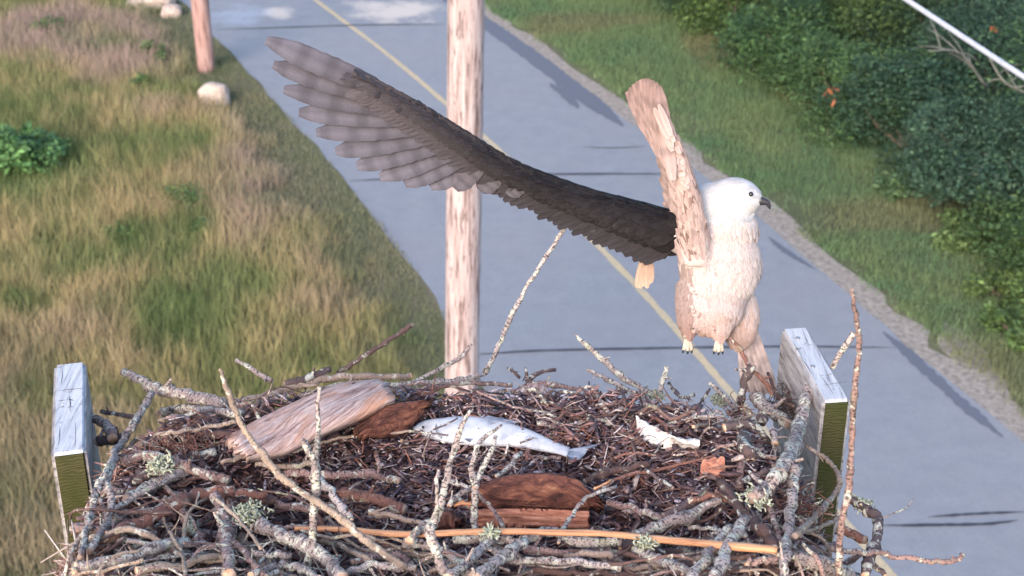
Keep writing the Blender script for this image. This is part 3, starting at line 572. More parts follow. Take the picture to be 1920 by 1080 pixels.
ST = [
 # left end
 ([(233,697),(262,712),(292,728),(350,741),(424,757)], [8,11,14,14], BK_PALE, 'thick lichen spotted branch with a pale cut tip lying on the top left rim', .075, 'n', 1),
 ([(284,738),(255,791),(224,835),(207,875),(189,907),(175,938),(167,978),(150,1046)], [8,9,9,8,7], BK_PALE, 'long curved pale branch leaning down the left end, its top under the cut branch', .09, 'n', 0),
 ([(205,880),(200,911),(209,942),(202,973),(184,1009),(168,1033)], [8,8,7], BK_PALE, 'pale forked branch beside the long curved one at the lower left', .085, 'n', 0),
 ([(162,779),(193,791),(211,822)], [10,11,10], BK_PINK, 'short stub with a pink cut end pointing at the left board', .05, 'n', 1),
 ([(182,829),(207,826),(240,812)], [11,11,9], BK_DARK, 'short dark stub with a brown cut end near the left board', .03, 'n', 1),
 ([(189,771),(222,778),(258,783)], 5, BK_DARK, 'thin dark stick behind the pink cut stub', .05, 'n', 0),
 ([(198,1006),(260,982),(327,947),(375,926),(440,920)], [14,15,14], BK_RED, 'thick reddish peeling branch low on the left side', .075, 'n', 1),
 ([(211,957),(273,920),(330,892)], 6, BK_PALE, 'straight grey stick above the reddish peeling branch', .06, 'n', 0),
 ([(143,1062),(229,1049),(309,1022),(352,1017)], 13, BK_PALE, 'thick pale birch like log in the lower left corner of the nest', .09, 'n', 1),
 ([(138,990),(162,992),(188,996)], 9, BK_PINK, 'short stub poking out beside the foot of the left board', .08, 'n', 1),
 ([(140,1074),(136,1040),(153,1004),(170,990)], 6, BK_TAN, 'small curved tan stick at the lower left edge', .09, 'n', 0),
 ([(233,849),(260,822),(309,813),(371,804),(442,791)], 5, BK_TAN, 'thin tan twig bowing over the left side of the bowl', .06, 'n', 0),
 ([(229,868),(273,853),(327,867),(375,886),(430,900)], [11,12,11], BK_PINK, 'pinkish arched branch in the left side of the nest', .05, 'n', 0),
 ([(405,930),(415,960),(424,1000),(430,1080)], [13,15,15], BK_PINK, 'thick pale pink branch standing end on at the lower left', .09, 'n', 0),
 ([(250,900),(290,885),(350,860),(400,850)], [13,13,12], BK_DARK, 'dark grey branch under the pinkish arch', .02, 'n', 0),
 ([(240,935),(300,905),(352,880)], [14,14,13], BK_PALE, 'pale flaking branch beside the straight grey stick', .035, 'n', 1),
 ([(344,1018),(400,1020),(462,1028)], 3, BK_DARK, 'thin dark twig over the pale log at the lower left', .11, 'n', 0),
 ([(190,1080),(260,1072),(340,1060),(420,1045)], 9, BK_BROWN, 'brown stick at the very bottom left of the nest', .07, 'n', 0),
 ([(330,930),(345,970),(372,1010),(380,1060)], 11, BK_PINK, 'knobbly pink stick next to the thick pale pink branch', .06, 'n', 0),
 # top rim left
 ([(442,675),(473,693),(509,714)], [4,5,6], BK_PALE, 'white and black spotted twig tip rising over the top left rim', .03, .05, 0),
 ([(773,609),(735,634),(689,664),(634,702)], [6,5,5,6], BK_BROWN, 'brown twig with white bark flakes slanting up right above the split log', .04, .10, 1),
 ([(533,720),(578,709),(620,693)], [7,9,8], BK_DARK, 'short blue grey stick on top of the rim left of the slanting brown twig', .07, 'n', 0),
 ([(420,768),(447,753),(511,738),(560,722),(622,709),(700,707),(770,705)], [7,8,9,8,7], BK_TAN, 'long tan stick lying along the rim over the split log', .06, 'n', 2),
 ([(884,645),(862,672),(829,689),(769,720)], [4,5,5], BK_PALE, 'lichen covered twig slanting up in front of the near utility pole', .04, .06, 0),
 ([(1068,410),(1050,440),(1018,490),(990,535),(960,590),(930,660),(908,702)], [4,5,5,5,6,6,6], BK_PALE, 'tall speckled twig standing up from the rim in front of the road', .03, .12, 1),
 ([(951,689),(975,709)], [2.5,3.5], BK_DARK, 'tiny dark twig left of the small fork on the far rim', .03, .02, 0),
 ([(1042,693),(1007,702),(985,716)], [5,5,5], BK_DARK, 'short dark twig pointing right on the far rim', .03, .03, 0),
 ([(985,688),(988,708)], [2,3], BK_DARK, 'tiny upright twig on the far rim behind the short dark one', .03, .01, 0),
 ([(560,745),(640,722),(740,722),(860,712),(900,705)], [6,7,6], BK_PALE, 'pale stick along the far rim under the slanting brown twig', .045, 'n', 0),
 ([(740,735),(800,728),(870,718),(960,722)], [5,6,5], BK_PINK, 'pink twig on the far rim right of the split log', .04, 'n', 0),
 ([(300,775),(350,765),(440,775),(500,760)], [9,10,9], BK_PALE, 'grey stick just under the thick cut branch on the left rim', .04, 'n', 0),
 ([(960,735),(1000,720),(1040,722),(1090,730)], [6,7,5], BK_PINK, 'pinkish knobbly stick in the middle of the far rim', .035, 'n', 0),
 # right rim
 ([(1080,628),(1100,648),(1136,679),(1172,711),(1216,735),(1240,745)], [4,6,7,7,8,8], BK_PALE, 'thick white and dark lichen branch rising left from the far right rim', .03, .10, 0),
 ([(1100,694),(1129,706),(1172,728),(1220,748)], [4,5,6,6], BK_PALE, 'thin grey branch under the thick lichen branch on the far right rim', .03, .05, 0),
 ([(1250,687),(1244,713),(1237,742)], [5,5,6], BK_PALE, 'short white upright stub on the far right rim', .03, .02, 0),
 ([(1254,718),(1278,744),(1302,740)], 4, BK_DARK, 'small dark hooked twig right of the white stub', .045, 'n', 0),
 ([(1329,718),(1355,740),(1381,771)], [4,5,6], BK_PALE, 'white spotted twig arching to the left before the reddish one', .04, .03, 0),
 ([(1331,728),(1312,757)], 3, BK_DARK, 'tiny dark twig under the white spotted arch', .03, .02, 0),
 ([(1370,634),(1389,655),(1401,682),(1420,702),(1437,720),(1449,742)], [4,5,5,5], BK_RED, 'bent reddish twig rising beside the right board', .05, .06, 0),
 ([(1410,686),(1396,716),(1386,757)], [10,9,9], BK_DARK, 'grey upright stub with a torn pale top beside the right board', .03, .02, 1),
 ([(1416,742),(1437,766),(1478,795)], [15,15,13], BK_PALE, 'thick striped pale stump leaning at the inner face of the right board', .05, 'n', 0),
 ([(1430,785),(1403,803),(1396,832),(1408,860)], [14,15,15,14], BK_DARK, 'thick hooked grey branch with an orange cut end facing the camera', .075, 'n', 2),
 ([(1521,716),(1509,756),(1497,805),(1485,850),(1461,885),(1437,916),(1411,934)], [11,14,16,17,17,16,15], BK_PALE, 'big pale lichen branch leaning against the right board', .13, 'n', 1),
 ([(1490,880),(1485,928),(1478,989),(1471,1049),(1466,1090)], [12,12,11,11], BK_PALE, 'pale upright branch running down from the big lichen branch at the right', .12, 'n', 0),
 ([(1440,700),(1462,745),(1488,762)], 4, BK_BROWN, 'thin brown root curling by the inner face of the right board', .06, 'n', 0),
 ([(1300,800),(1370,790),(1440,775),(1500,800)], [4,4,3], BK_TAN, 'thin tan twig in front of the striped stump', .07, 'n', 0),
 ([(1597,540),(1607,605),(1611,650),(1602,740),(1597,820),(1592,910),(1577,990),(1572,1085)], [4,6,7,7,7,8,8,8], BK_PINK, 'tall thorny pink twig standing in front of the right board', .14, .0, 0),
 ([(1601,625),(1577,660),(1560,690)], [6,6,5], BK_PALE, 'short lichen twig behind the tall thorny pink twig', 0, 'x', 0),
 ([(1512,837),(1555,865),(1575,905),(1550,945),(1490,1005)], [4,5,6,7,8], BK_TAN, 'thin hooked tan branch curving across the right board', .13, 'n', 0),
 ([(1400,1056),(1485,1042),(1568,1022)], 9, BK_PINK, 'pink stick crossing low in front of the right board', .09, 'n', 0),
 ([(1560,1028),(1660,1040),(1770,1053),(1808,1041)], [7,6,6,5], BK_PINK, 'pink twig sticking far out to the right over the road', .10, 'n', 1),
 ([(1588,934),(1625,955),(1646,978),(1640,1020),(1622,1080)], [9,12,12,11], BK_DARK, 'dark lichen crusted bent branch outside the right board', .10, 'n', 0),
 ([(1575,990),(1622,1012)], [11,10], BK_RED, 'short reddish stub outside the right board', .09, 'n', 2),
 ([(1712,935),(1697,953),(1655,971)], 1.6, BK_PALE, 'hair thin pale twig at the far right over the road', .10, 'n', 0),
 ([(1490,1048),(1550,1062),(1605,1090)], [16,19,18], BK_PALE, 'thick pale root end in the lower right corner', .08, 'n', 0),
 ([(1500,1000),(1545,985),(1585,965)], 5, BK_TAN, 'small tan stick behind the thorny pink twig foot', .08, 'n', 0),
 ([(1580,1060),(1615,1040),(1640,1060),(1660,1080)], 6, BK_DARK, 'small dark twig at the bottom right outside the board', .09, 'n', 0),
 # front pile, right half
 ([(1350,905),(1389,955),(1425,993),(1458,1031)], [12,13,13], BK_BROWN, 'brown ropy bark branch slanting down right in the front pile', .10, 'n', 0),
 ([(1396,974),(1370,1013),(1355,1049),(1340,1090)], [12,14,14,13], BK_PALE, 'pale broken branch with a flat cut top at the lower right', .13, 'n', 1),
 ([(1368,990),(1340,1026),(1317,1056),(1293,1090)], [11,12,12], BK_PALE, 'pale branch beside the flat topped one at the lower right', .12, 'n', 0),
 ([(1187,1004),(1235,986),(1283,972),(1317,952),(1353,938)], [12,14,14,11,9], BK_PALE, 'pale branch turning reddish brown at its right end above the orange slat', .09, 'n', 0),
 ([(1244,969),(1297,946),(1330,915)], 9, BK_DARK, 'grey stick behind the pale and reddish branch', .06, 'n', 0),
 ([(1141,943),(1196,955),(1246,975)], 8, BK_PINK, 'short pink stick with an orange broken end in the front pile', .06, 'n', 1),
 ([(1096,903),(1148,883),(1218,870)], 8, BK_BROWN, 'brown stick lying right of the dark red bark chunk', .05, 'n', 0),
 ([(1100,931),(1172,892),(1235,880),(1341,854)], [3,4,4,2], BK_RED, 'long thin reddish strip across the right side of the bowl', .06, 'n', 0),
 ([(1386,907),(1412,893),(1440,882)], 6, BK_DARK, 'short dark stick below the orange cut end', .07, 'n', 0),
 ([(1113,917),(1147,900)], 2.5, ORANGE, 'bright orange splinter right of the dark red bark chunk', .08, 'n', 0),
 ([(1210,880),(1240,900),(1262,915)], 4, BK_DARK, 'small dark twig crossing the thin reddish strip', .07, 'n', 0),
 ([(1160,1018),(1220,1030),(1290,1040),(1330,1050)], [12,12,11], BK_BROWN, 'dark brown barky log under the orange slat', .07, 'n', 0),
 ([(1190,1030),(1240,1052),(1300,1075)], [10,11,12], BK_PALE, 'pale green lichen log near the bottom under the orange slat', .10, 'n', 1),
 ([(1290,940),(1340,930),(1375,945)], 7, BK_RED, 'peeling red stick above the ropy bark branch', .085, 'n', 0),
 ([(1290,990),(1340,992),(1400,1005)], 5, BK_PALE, 'pale twig behind the flat topped branch', .07, 'n', 0),
 ([(1430,935),(1452,975),(1462,1020)], 7, BK_PINK, 'pink stick left of the pale upright branch at the right', .10, 'n', 0),
 ([(1400,1075),(1430,1060),(1470,1075)], 10, BK_BROWN, 'brown stub at the bottom between two pale branches', .07, 'n', 0),
 # front pile, centre
 ([(853,1013),(902,1011),(938,1012),(971,1016),(1000,1001),(1042,1000),(1093,1018),(1165,1016)], [10,10,10,10,12,12,12,11], BK_PALE, 'pale blue grey wavy branch just below the orange slat', .10, 'n', 0),
 ([(924,1011),(898,1033),(873,1056),(840,1085)], [9,11,12], BK_PALE, 'pale branch going down left from the wavy branch', .12, 'n', 0),
 ([(985,1013),(949,1040),(920,1060),(890,1085)], [11,14,14], BK_PALE, 'thick pale branch going down left beside the fork of white sticks', .13, 'n', 0),
 ([(756,1017),(804,1024),(849,1044),(888,1080)], 11, BK_PALE, 'pale branch slanting down right at the bottom centre', .10, 'n', 0),
 ([(929,1033),(960,1051),(1049,1051),(1165,1066)], [8,9,9], BK_PALE, 'long pale stick along the bottom centre', .10, 'n', 0),
 ([(982,1029),(1030,1036),(1071,1042),(1100,1058)], 9, BK_PINK, 'pink stick between the two pale ones at the bottom centre', .09, 'n', 0),
 ([(767,1014),(787,991),(812,982)], 9, BK_PALE, 'short pale bent stick left of the greenish stem', .12, 'n', 0),
 ([(1156,912),(1102,931),(1078,960),(1056,991),(1047,1018)], [4,5,5,5,4], BK_PALE, 'speckled twig hanging over the right end of the red plank', .11, 'n', 0),
 ([(978,849),(949,880),(929,893)], [5,5,4], BK_PALE, 'lichen twig behind the dark red bark chunk', .08, 'n', 0),
 ([(896,927),(924,956),(944,990)], 5, BK_PINK, 'thin pink twig leaning on the red plank', .11, 'n', 0),
 ([(842,949),(858,931),(882,918)], 6, BK_PALE, 'short pale twig left of the dark red bark chunk', .09, 'n', 0),
 ([(838,901),(858,906),(880,917)], 5, BK_PALE, 'small lichen twig meeting the upright stems', .08, 'n', 0),
 ([(850,948),(868,944),(892,944)], 4.5, ORANGE, 'small peeled salmon splinter by the upright stems', .08, 'n', 0),
 ([(1000,1070),(1090,1075),(1190,1080)], 8, BK_BROWN, 'brown stick at the very bottom centre of the nest', .07, 'n', 0),
 # front pile, left half
 ([(487,984),(530,1004),(568,1020),(617,1051),(642,1085)], [15,16,16,15], BK_PALE, 'thick smooth grey log slanting down right in the lower left', .10, 'n', 0),
 ([(395,930),(440,925),(502,926)], [10,10,9], BK_RED, 'branch with peeled orange bark left of the upright forked stem', .07, 'n', 0),
 ([(400,931),(448,974),(489,1029)], 4, BK_TAN, 'thin tan twig over the ragged end of the grey log', .13, 'n', 0),
 ([(472,1037),(508,1040),(547,1042)], 7, BK_PALE, 'short pale stick below the grey log', .10, 'n', 0),
 ([(414,868),(472,854),(564,842),(604,829),(689,813),(778,809)], [5,5,4,3], BK_TAN, 'long thin tan stick running up to the fish', .05, 'n', 0),
 ([(535,890),(617,890),(689,890),(749,902)], 9, BK_PINK, 'pink stick lying level in the left of the bowl', .04, 'n', 0),
 ([(641,923),(701,935),(758,955)], [14,14,12], BK_RED, 'thick reddish ribbed branch left of the greenish stem', .05, 'n', 2),
 ([(598,899),(621,921),(638,945),(658,976)], [9,9,7], BK_PALE, 'pale branch leaving the upright stem to the right', .11, 'n', 0),
 ([(470,1080),(520,1060),(560,1066),(600,1085)], 9, BK_PALE, 'pale gnarled stick at the bottom left', .10, 'n', 0),
 ([(640,1010),(700,1025),(770,1030)], 9, BK_BROWN, 'brown stick under the long diagonal stem', .06, 'n', 0),
 ([(480,870),(540,875),(590,865)], 6, BK_TAN, 'tan stick right of the pinkish arch', .05, 'n', 0),
 ([(690,960),(740,968),(800,985)], 6, BK_TAN, 'tan twig left of the foot of the greenish stem', .08, 'n', 0),
 ([(650,1075),(700,1060),(780,1066)], 9, BK_PALE, 'pale stick at the bottom left of centre', .09, 'n', 0),
 ([(520,945),(590,955),(650,940)], 8, BK_PINK, 'pink stick behind the long diagonal stem', .05, 'n', 0),
 ([(430,1010),(480,1060),(500,1085)], 8, BK_PINK, 'pink stick leaning at the thick pale pink branch', .10, 'n', 0),
]
for s in ST:
    P, r, mt, lab, lf, md, cu = s
    if md == 'x':                                                   # leans on the twig in front of it
        Q = [D(x, y, 2.62) for x, y in P]; kk = 3./F
        tag(build('stick', [T(Q, [a*kk for a in r], 6, 9, .15)], [BK_PALE, CUT], None, Q[0], capmat=1), lab, 'stick', 'sticks of the nest'); continue
    stick(P, r, mt, lab, lf, md, cu, group='sticks of the nest')
# forked stems standing up in front of the bowl: last point rooted in the pile
def stems(branches, mat, label, droot, lift=.05, name='forked_stem'):
    parts = []; root = N(*branches[0][0][-1], lift)
    for P, r, dz in branches:
        n = len(P)-1; Q = [D(x, y, root.y+droot+dz*(n-i)/n) for i, (x, y) in enumerate(P)]
        kk = [(q-CAM).dot(FW)/F for q in Q]; rr = np.interp(np.linspace(0, 1, len(P)), np.linspace(0, 1, len(r)), r)
        c = catmull(Q, 6); c = [p+Vector([random.uniform(-.0014, .0014) for _ in range(3)]) for p in c]
        rc = list(np.interp(np.linspace(0, len(Q)-1, len(c)), np.arange(len(Q)), [a*b for a, b in zip(rr, kk)]))
        parts.append(T(c, rc, 1, 9, .13))
    return tag(build(name, parts, [mat, CUT], None, root, capmat=1), label, 'stick', 'sticks of the nest')
stems([([(598,724),(596,769),(597,813),(592,860),(592,916),(588,964),(585,1024),(568,1085)], [4,4,5,8,9,8,8,9], .10),
       ([(566,825),(588,863),(592,905)], [6,7,8], .03)], BK_PALE, 'upright pale stem crossing in front of the split log', 0)
stems([([(413,692),(428,738),(450,790),(478,835),(496,854),(515,882),(535,902),(578,931),(617,955),(653,984),(689,1015),(763,1066)], [3,6,6,6,7,7,7,7,7,8,8,7], .16)], BK_TAN, 'long diagonal stem from the top left rim down to the bottom centre', 0, .09)
stems([([(882,768),(864,802),(849,849),(842,880),(833,918),(824,951),(812,982),(806,1000),(820,1040),(842,1090)], [3,5,6,7,7,8,9,10,10,11], .16),
       ([(821,880),(819,907),(820,955),(814,980)], [3,4,4,5], .05)], BK_PALE, 'greenish pale stem rising in front of the left half of the fish', 0, .09)
stems([([(942,796),(904,824),(893,844),(884,880),(891,918),(889,973),(893,996)], [2,5,5,6,7,7,6], .12),
       ([(929,816),(922,844),(902,884),(892,914)], [4,5,5,6], .08)], BK_PALE, 'forked speckled stem rising in front of the middle of the fish', 0, .08)
# the long peeled slat
c = [N(x, y, l) for x, y, l in ((552,991,.10),(640,993,.10),(761,1002,.10),(916,997,.125),(1049,999,.125),(1133,1001,.125),(1220,1010,.125),(1355,1023,.13),(1457,1032,.13))]
tag(build('peeled_slat', [T(c, [.0045, .0058, .006, .0064, .006, .0058, .0064, .007, .0072], 10, 8, .09, groove=.22)], ORANGE, None, c[0]), 'long peeled orange slat lying across the front of the nest', 'stick')

# split log, bark chunks, plank
def log(name, P, rpx, mat, label, lift, flat=.45, groove=.12, sides=44, cat='wood'):
    Q = [N(x, y, lift) for x, y in P]; kk = 3.15/F
    V, Fq, U = tube(Q, [a*kk for a in rpx], 14, sides, .03, groove=groove, flat=flat)
    # ragged ends
    for i in list(range(sides))+list(range(len(V)-sides, len(V))): V[i] = V[i]+Vector([random.uniform(-.009, .009) for _ in range(3)])
    return tag(build(name, [(V, Fq, U, sides)], mat, None, Q[0]), label, cat)
def slab(name, top, bot, lt, lb_, mat, label, dome=.012, ridge=.006, cat='wood', kk_=34, rag=.025):
    def edge_(pp, l_):
        a_, b_ = N(*pp[0], l_), N(*pp[-1], l_); m_ = len(pp)-1
        return catmull([D(x, y, a_.y+(b_.y-a_.y)*(x-pp[0][0])/(pp[-1][0]-pp[0][0])) for x, y in pp], 16)
    A = edge_(top, lt); Bq = edge_(bot, lb_); n = len(A); V = []; U = []; L = 0
    rg = [random.gauss(0, 1) for _ in range(kk_)]; rg2 = [random.random()*9 for _ in range(kk_)]; e0 = [random.random()*rag for _ in range(kk_)]; e1 = [random.random()*rag for _ in range(kk_)]
    for i in range(n):
        if i: L += ((A[i]-A[i-1]).length+(Bq[i]-Bq[i-1]).length)/2
        ax = (A[min(i+1, n-1)]-A[max(i-1, 0)]).normalized(); cr = (Bq[i]-A[i]); w_ = cr.length; nr = ax.cross(cr).normalized(); nr = nr if nr.z > 0 else -nr
        for j in range(kk_):
            t = j/(kk_-1); p = A[i].lerp(Bq[i], t)+nr*(dome*math.sin(t*math.pi)**.6+ridge*rg[j]*(.6+.5*math.sin(L*22+rg2[j]))+random.gauss(0, .0006))
            if i == 0: p = p-ax*e0[j]
            if i == n-1: p = p+ax*e1[j]
            V.append(p); U.append((t*w_, L))
    o = len(V); 
    for i in range(n):
        for j in range(kk_):
            V.append(V[i*kk_+j]-Vector((0, 0, .013+.006*math.sin(j)))); U.append((U[i*kk_+j][0]+.03, U[i*kk_+j][1]))
    F_ = []
    for i in range(n-1):
        for j in range(kk_-1): q = (i*kk_+j, i*kk_+j+1, (i+1)*kk_+j+1, (i+1)*kk_+j); F_ += [q, tuple(o+x for x in q[::-1])]
        for j in (0, kk_-1): F_.append((i*kk_+j, (i+1)*kk_+j, o+(i+1)*kk_+j, o+i*kk_+j))
    for i in (0, n-1):
        for j in range(kk_-1): F_.append((i*kk_+j, i*kk_+j+1, o+i*kk_+j+1, o+i*kk_+j))
    ob = build(name, [(V, F_, U, 0)], mat, None, A[0], caps=False); bm = bmesh.new(); bm.from_mesh(ob.data); bmesh.ops.recalc_face_normals(bm, faces=bm.faces); bm.to_mesh(ob.data); bm.free()
    return tag(ob, label, cat)
slab('split_log', [(437,818),(505,776),(590,738),(655,720),(704,713)], [(462,850),(530,840),(604,803),(680,770),(728,742)], .125, .13, SPLIT, 'large split log of pale pink wood on the left inside of the nest', .006, .0034)
slab('bark_chunk', [(678,792),(715,764),(752,754),(784,752)], [(688,806),(720,808),(756,800),(788,768)], .085, .08, ROT, 'reddish bark chunk right of the split log', .016, .002)
slab('bark_chunk', [(905,908),(950,891),(1020,887),(1078,896),(1106,920)], [(908,938),(935,952),(1012,955),(1076,951),(1108,936)], .075, .062, ROT, 'dark red rotten bark chunk in the front middle of the bowl', .022, .0018)
log('bark_chunk', [(800,990),(835,975),(862,985)], [12,20,12], ROT, 'small reddish wood lump behind the greenish stem', .04, .7, .1)
log('bark_chunk', [(965,738),(1005,728),(1030,745)], [10,18,9], SPLIT, 'tan curl of bark on the far rim', .03, .6, .12)
log('bark_chunk', [(1118,752),(1150,738),(1165,728)], [5,8,4], ROT, 'thin red bark sliver on the far rim', .03, .6, .12)
m = M('white papery bark', .6); v = m.coord(); f = m.noise(v, 40, 5); m.col(m.ramp(f, [(.32, (.30, .24, .22)), (.48, (.72, .68, .64)), (.7, (.82, .80, .78))])).bump(f, .8, .008); PAPER = m.m
def strip3d(name, rows, mat, label, lift, cat):
    """rows: list of ((x,y) one side, (x,y) other side)"""
    A = catmull([N(*a, lift) for a, b in rows], 6); B = catmull([N(*b, lift*.3) for a, b in rows], 6); n = len(A); V = []; k = 7
    for i in range(n):
        for j in range(k):
            t = j/(k-1); p = A[i].lerp(B[i], t); w_ = (A[i]-B[i]).length
            p = p+Vector((0, 0, math.sin(t*math.pi)*.30*w_+.003*math.sin(i*1.3+j*2.1))); V.append(p)
    top_ = len(V); V += [p-Vector((0, 0, .003)) for p in V]
    fs = []
    for i in range(n-1):
        for j in range(k-1):
            q = (i*k+j, i*k+j+1, (i+1)*k+j+1, (i+1)*k+j); fs.append(q); fs.append(tuple(top_+x for x in q[::-1]))
    for i in range(n-1):
        for j in (0, k-1): fs.append((i*k+j, (i+1)*k+j, top_+(i+1)*k+j, top_+i*k+j))
    me = bpy.data.meshes.new(name); me.from_pydata([tuple(v_) for v_ in V], [], fs); return tag(link(name, me, mat, None, A[0]), label, cat)
strip3d('curled_bark', [((1192,780),(1194,808)), ((1212,792),(1205,826)), ((1240,806),(1235,836)), ((1280,828),(1278,838)), ((1312,834),(1310,838))], PAPER, 'white curled strip of bark right of the fish tail', .045, 'bark')
strip3d('red_bark_plate', [((1318,862),(1312,888)), ((1340,858),(1345,893)), ((1357,856),(1360,886))], PLANK, 'small flat reddish bark plate right of the long thin strip', .04, 'bark')
slab('plank', [(893,955),(960,953),(1030,955),(1102,958)], [(893,977),(960,978),(1030,981),(1102,985)], .085, .055, PLANK, 'short sawn reddish plank below the dark red bark chunk', .001, .0012, 'plank', 14, .004)

# filler sticks: individuals, in the pile and bowl
def filler(n, region, rlo, rhi, llo, lhi, mats, label, group, l0, l1, rad_ang=.6):
    c = 0
    while c < n:
        x = random.uniform(*region[:2]); y = random.uniform(*region[2:]); 
        if S(x, y) < NZ-.2: continue
        c += 1; an = random.gauss(0, rad_ang) if random.random() < .7 else random.uniform(0, 3.14); l = random.uniform(llo, lhi); d = Vector((math.cos(an), math.sin(an), 0)); s_ = Vector((-d.y, d.x, 0))
        lf = random.uniform(l0, l1); k = random.randint(3, 4); bend = random.gauss(0, .08); P = []
        for i in range(k+1):
            t = i/k-.5; q = Vector((x, y, 0))+d*l*t+s_*(bend*l*math.sin(i*1.9+c)+random.gauss(0, .03)*l)
            P.append(Vector((q.x, q.y, max(S(q.x, q.y), NZ-.2)+lf+random.gauss(0, .008))))
        r = random.uniform(rlo, rhi); mt = random.choice(mats); cc = catmull(P, max(3, int(l/k/.013)))
        cc = [p+Vector([random.uniform(-1, 1)*min(.0028, r*.4) for _ in range(3)]) for p in cc]; m_ = len(cc)
        parts = [T(cc, [r*(1-.35*i/m_)*(1.25 if random.random() < .08 else 1) for i in range(m_)], 1, 8, .15)]
        for _ in range(random.randint(0, 3)):
            i = random.randrange(1, m_-1); dd = (d*random.uniform(-.5, .9)+Vector([random.gauss(0, .7) for _ in range(3)])).normalized(); ll = random.uniform(.01, .06)
            parts.append(T([cc[i], cc[i]+dd*ll*.5, cc[i]+dd*ll+Vector((0, 0, random.uniform(-.01, .01)))], [r*.5, r*.35, r*.15], 2, 5, .1))
        hue = {BK_PALE.name: 'pale lichened', BK_PINK.name: 'pinkish', BK_RED.name: 'reddish', BK_DARK.name: 'dark', BK_TAN.name: 'tan', BK_BROWN.name: 'brown'}[mt.name]
        where = 'left third' if x < -.36 else ('middle' if x < .12 else 'right third')
        lb = label % (hue+(', bowed' if abs(bend) > .09 else (', crooked' if abs(bend) > .045 else ', straight'))+(', long' if l > (llo+lhi)/2 else ', short')); tag(build('twig' if r < .0045 else 'stick', parts, [mt, CUT], None, P[0], capmat=1), lb+(', '+where if l1 != .0501 else ''), 'twig' if r < .0045 else 'stick', lb+', '+where)
filler(85, (-.80, .60, 1.92, 2.30),   .0035, .0095, .12, .38, [BK_PALE, BK_PALE, BK_PINK, BK_TAN, BK_BROWN, BK_DARK], '%s weathered stick crossed with others in the nest front', 'crossed sticks of the front pile', .005, .075)
filler(120, (-.80, .60, 1.92, 2.36), .0018, .0042, .10, .30, [BK_PALE, BK_TAN, BK_PINK, BK_BROWN], 'thin %s twig caught between sticks of the front pile', 'thin twigs of the front pile', .03, .10, 1.2)
filler(20, (-.78, -.48, 2.2, 2.78), .004, .011, .10, .28, [BK_PALE, BK_PINK, BK_BROWN, BK_DARK], '%s stick heaped on the left shoulder of the nest', 'sticks on the left shoulder', .0, .0501)
filler(16, (.46, .66, 2.2, 2.8), .004, .009, .08, .22, [BK_PINK, BK_BROWN, BK_DARK, BK_PALE], '%s stick heaped against the inner face of the right board', 'sticks by the right board', .0, .0501)
filler(34, (-.6, .55, 2.72, 2.87), .0018, .006, .06, .22, [BK_PALE, BK_PINK, BK_BROWN, BK_DARK], 'small %s twig woven into the far rim of the nest', 'small twigs of the far rim', .0, .035, .7)
filler(60, (-.5, .52, 2.30, 2.78), .0014, .0045, .05, .20, [BK_BROWN, BK_BROWN, BK_PINK, BK_DARK, BK_RED], 'fine %s twig lying flat in the bowl of the nest', 'fine twigs in the bowl', .0, .02)
m = M('grey green lichen', .9); v = m.coord(); f = m.noise(v, 120, 4); m.col(m.ramp(f, [(.35, (.20, .22, .14)), (.55, (.45, .48, .36)), (.7, (.66, .67, .56))])); LICH = m.m
def lichen(px, py, rx, n, lift, label):
    c = N(px, py, lift); parts = []
    for _ in range(n):
        d = Vector((random.gauss(0, 1), random.gauss(0, 1), random.gauss(.3, .8))).normalized(); q = c+Vector((random.gauss(0, .45)*rx, random.gauss(0, .45)*rx, random.gauss(0, .15)*rx)); l = random.uniform(.006, .016)
        parts.append(T([q, q+d*l*.5+Vector([random.gauss(0, .002) for _ in range(3)]), q+d*l], [.0016, .0022, .0012], 2, 4, .3))
    return tag(build('lichen_tuft', parts, LICH, None, c), label, 'lichen')
lichen(468, 962, .030, 170, .10, 'ragged grey green lichen tuft at the upper end of the smooth grey log')
lichen(1418, 934, .028, 150, .12, 'lichen tuft on the lower end of the big pale branch at the right')
lichen(1232, 742, .018, 70, .035, 'lichen tuft at the foot of the white stub on the far right rim')
lichen(1350, 752, .022, 90, .03, 'pale lichen tuft under the white spotted arching twig')
lichen(1618, 945, .020, 80, .10, 'lichen crust on the dark bent branch outside the right board')
lichen(920, 1000, .014, 50, .13, 'small lichen tuft in the bottom centre of the front pile')
lichen(300, 872, .030, 120, .07, 'blue grey lichen clump under the pinkish arched branch')
lichen(1210, 1020, .018, 70, .12, 'lichen tuft just under the orange slat right of centre')
# tufts of root fibre
def fibres(px, py, rx, n, label, colr):
    c = N(px, py, .03); V = []; FF = []; CC = []
    parts = []
    for _ in range(n):
        a = random.random()*6.28; q = c+Vector((math.cos(a)*rx*random.random(), math.sin(a)*rx*random.random(), random.uniform(-.02, .02)))
        d = Vector((random.gauss(0, 1), random.gauss(0, 1), random.gauss(0, .5))).normalized()*rx*random.uniform(.4, 1)
        e_ = Vector((random.gauss(0, .3), random.gauss(0, .3), random.gauss(0, .3)))*rx
        parts.append(T([q-d*.6, q+e_, q+d*.6], [.0009, .0011, .0007], 4, 4, 0))
    return tag(build('fibre_tuft', parts, colr, None, c), label, 'fibre tuft')
fibres(345, 838, .065, 90, 'tuft of reddish root fibres under the thin tan twig at the left', BK_RED)
fibres(1475, 755, .055, 70, 'tangle of dark roots at the inner face of the right board', BK_BROWN)
fibres(1495, 955, .06, 80, 'tuft of reddish brown fibres hanging below the right board', BK_RED)
fibres(1390, 775, .035, 60, 'small tuft of red fibres at the foot of the grey upright stub', BK_RED)

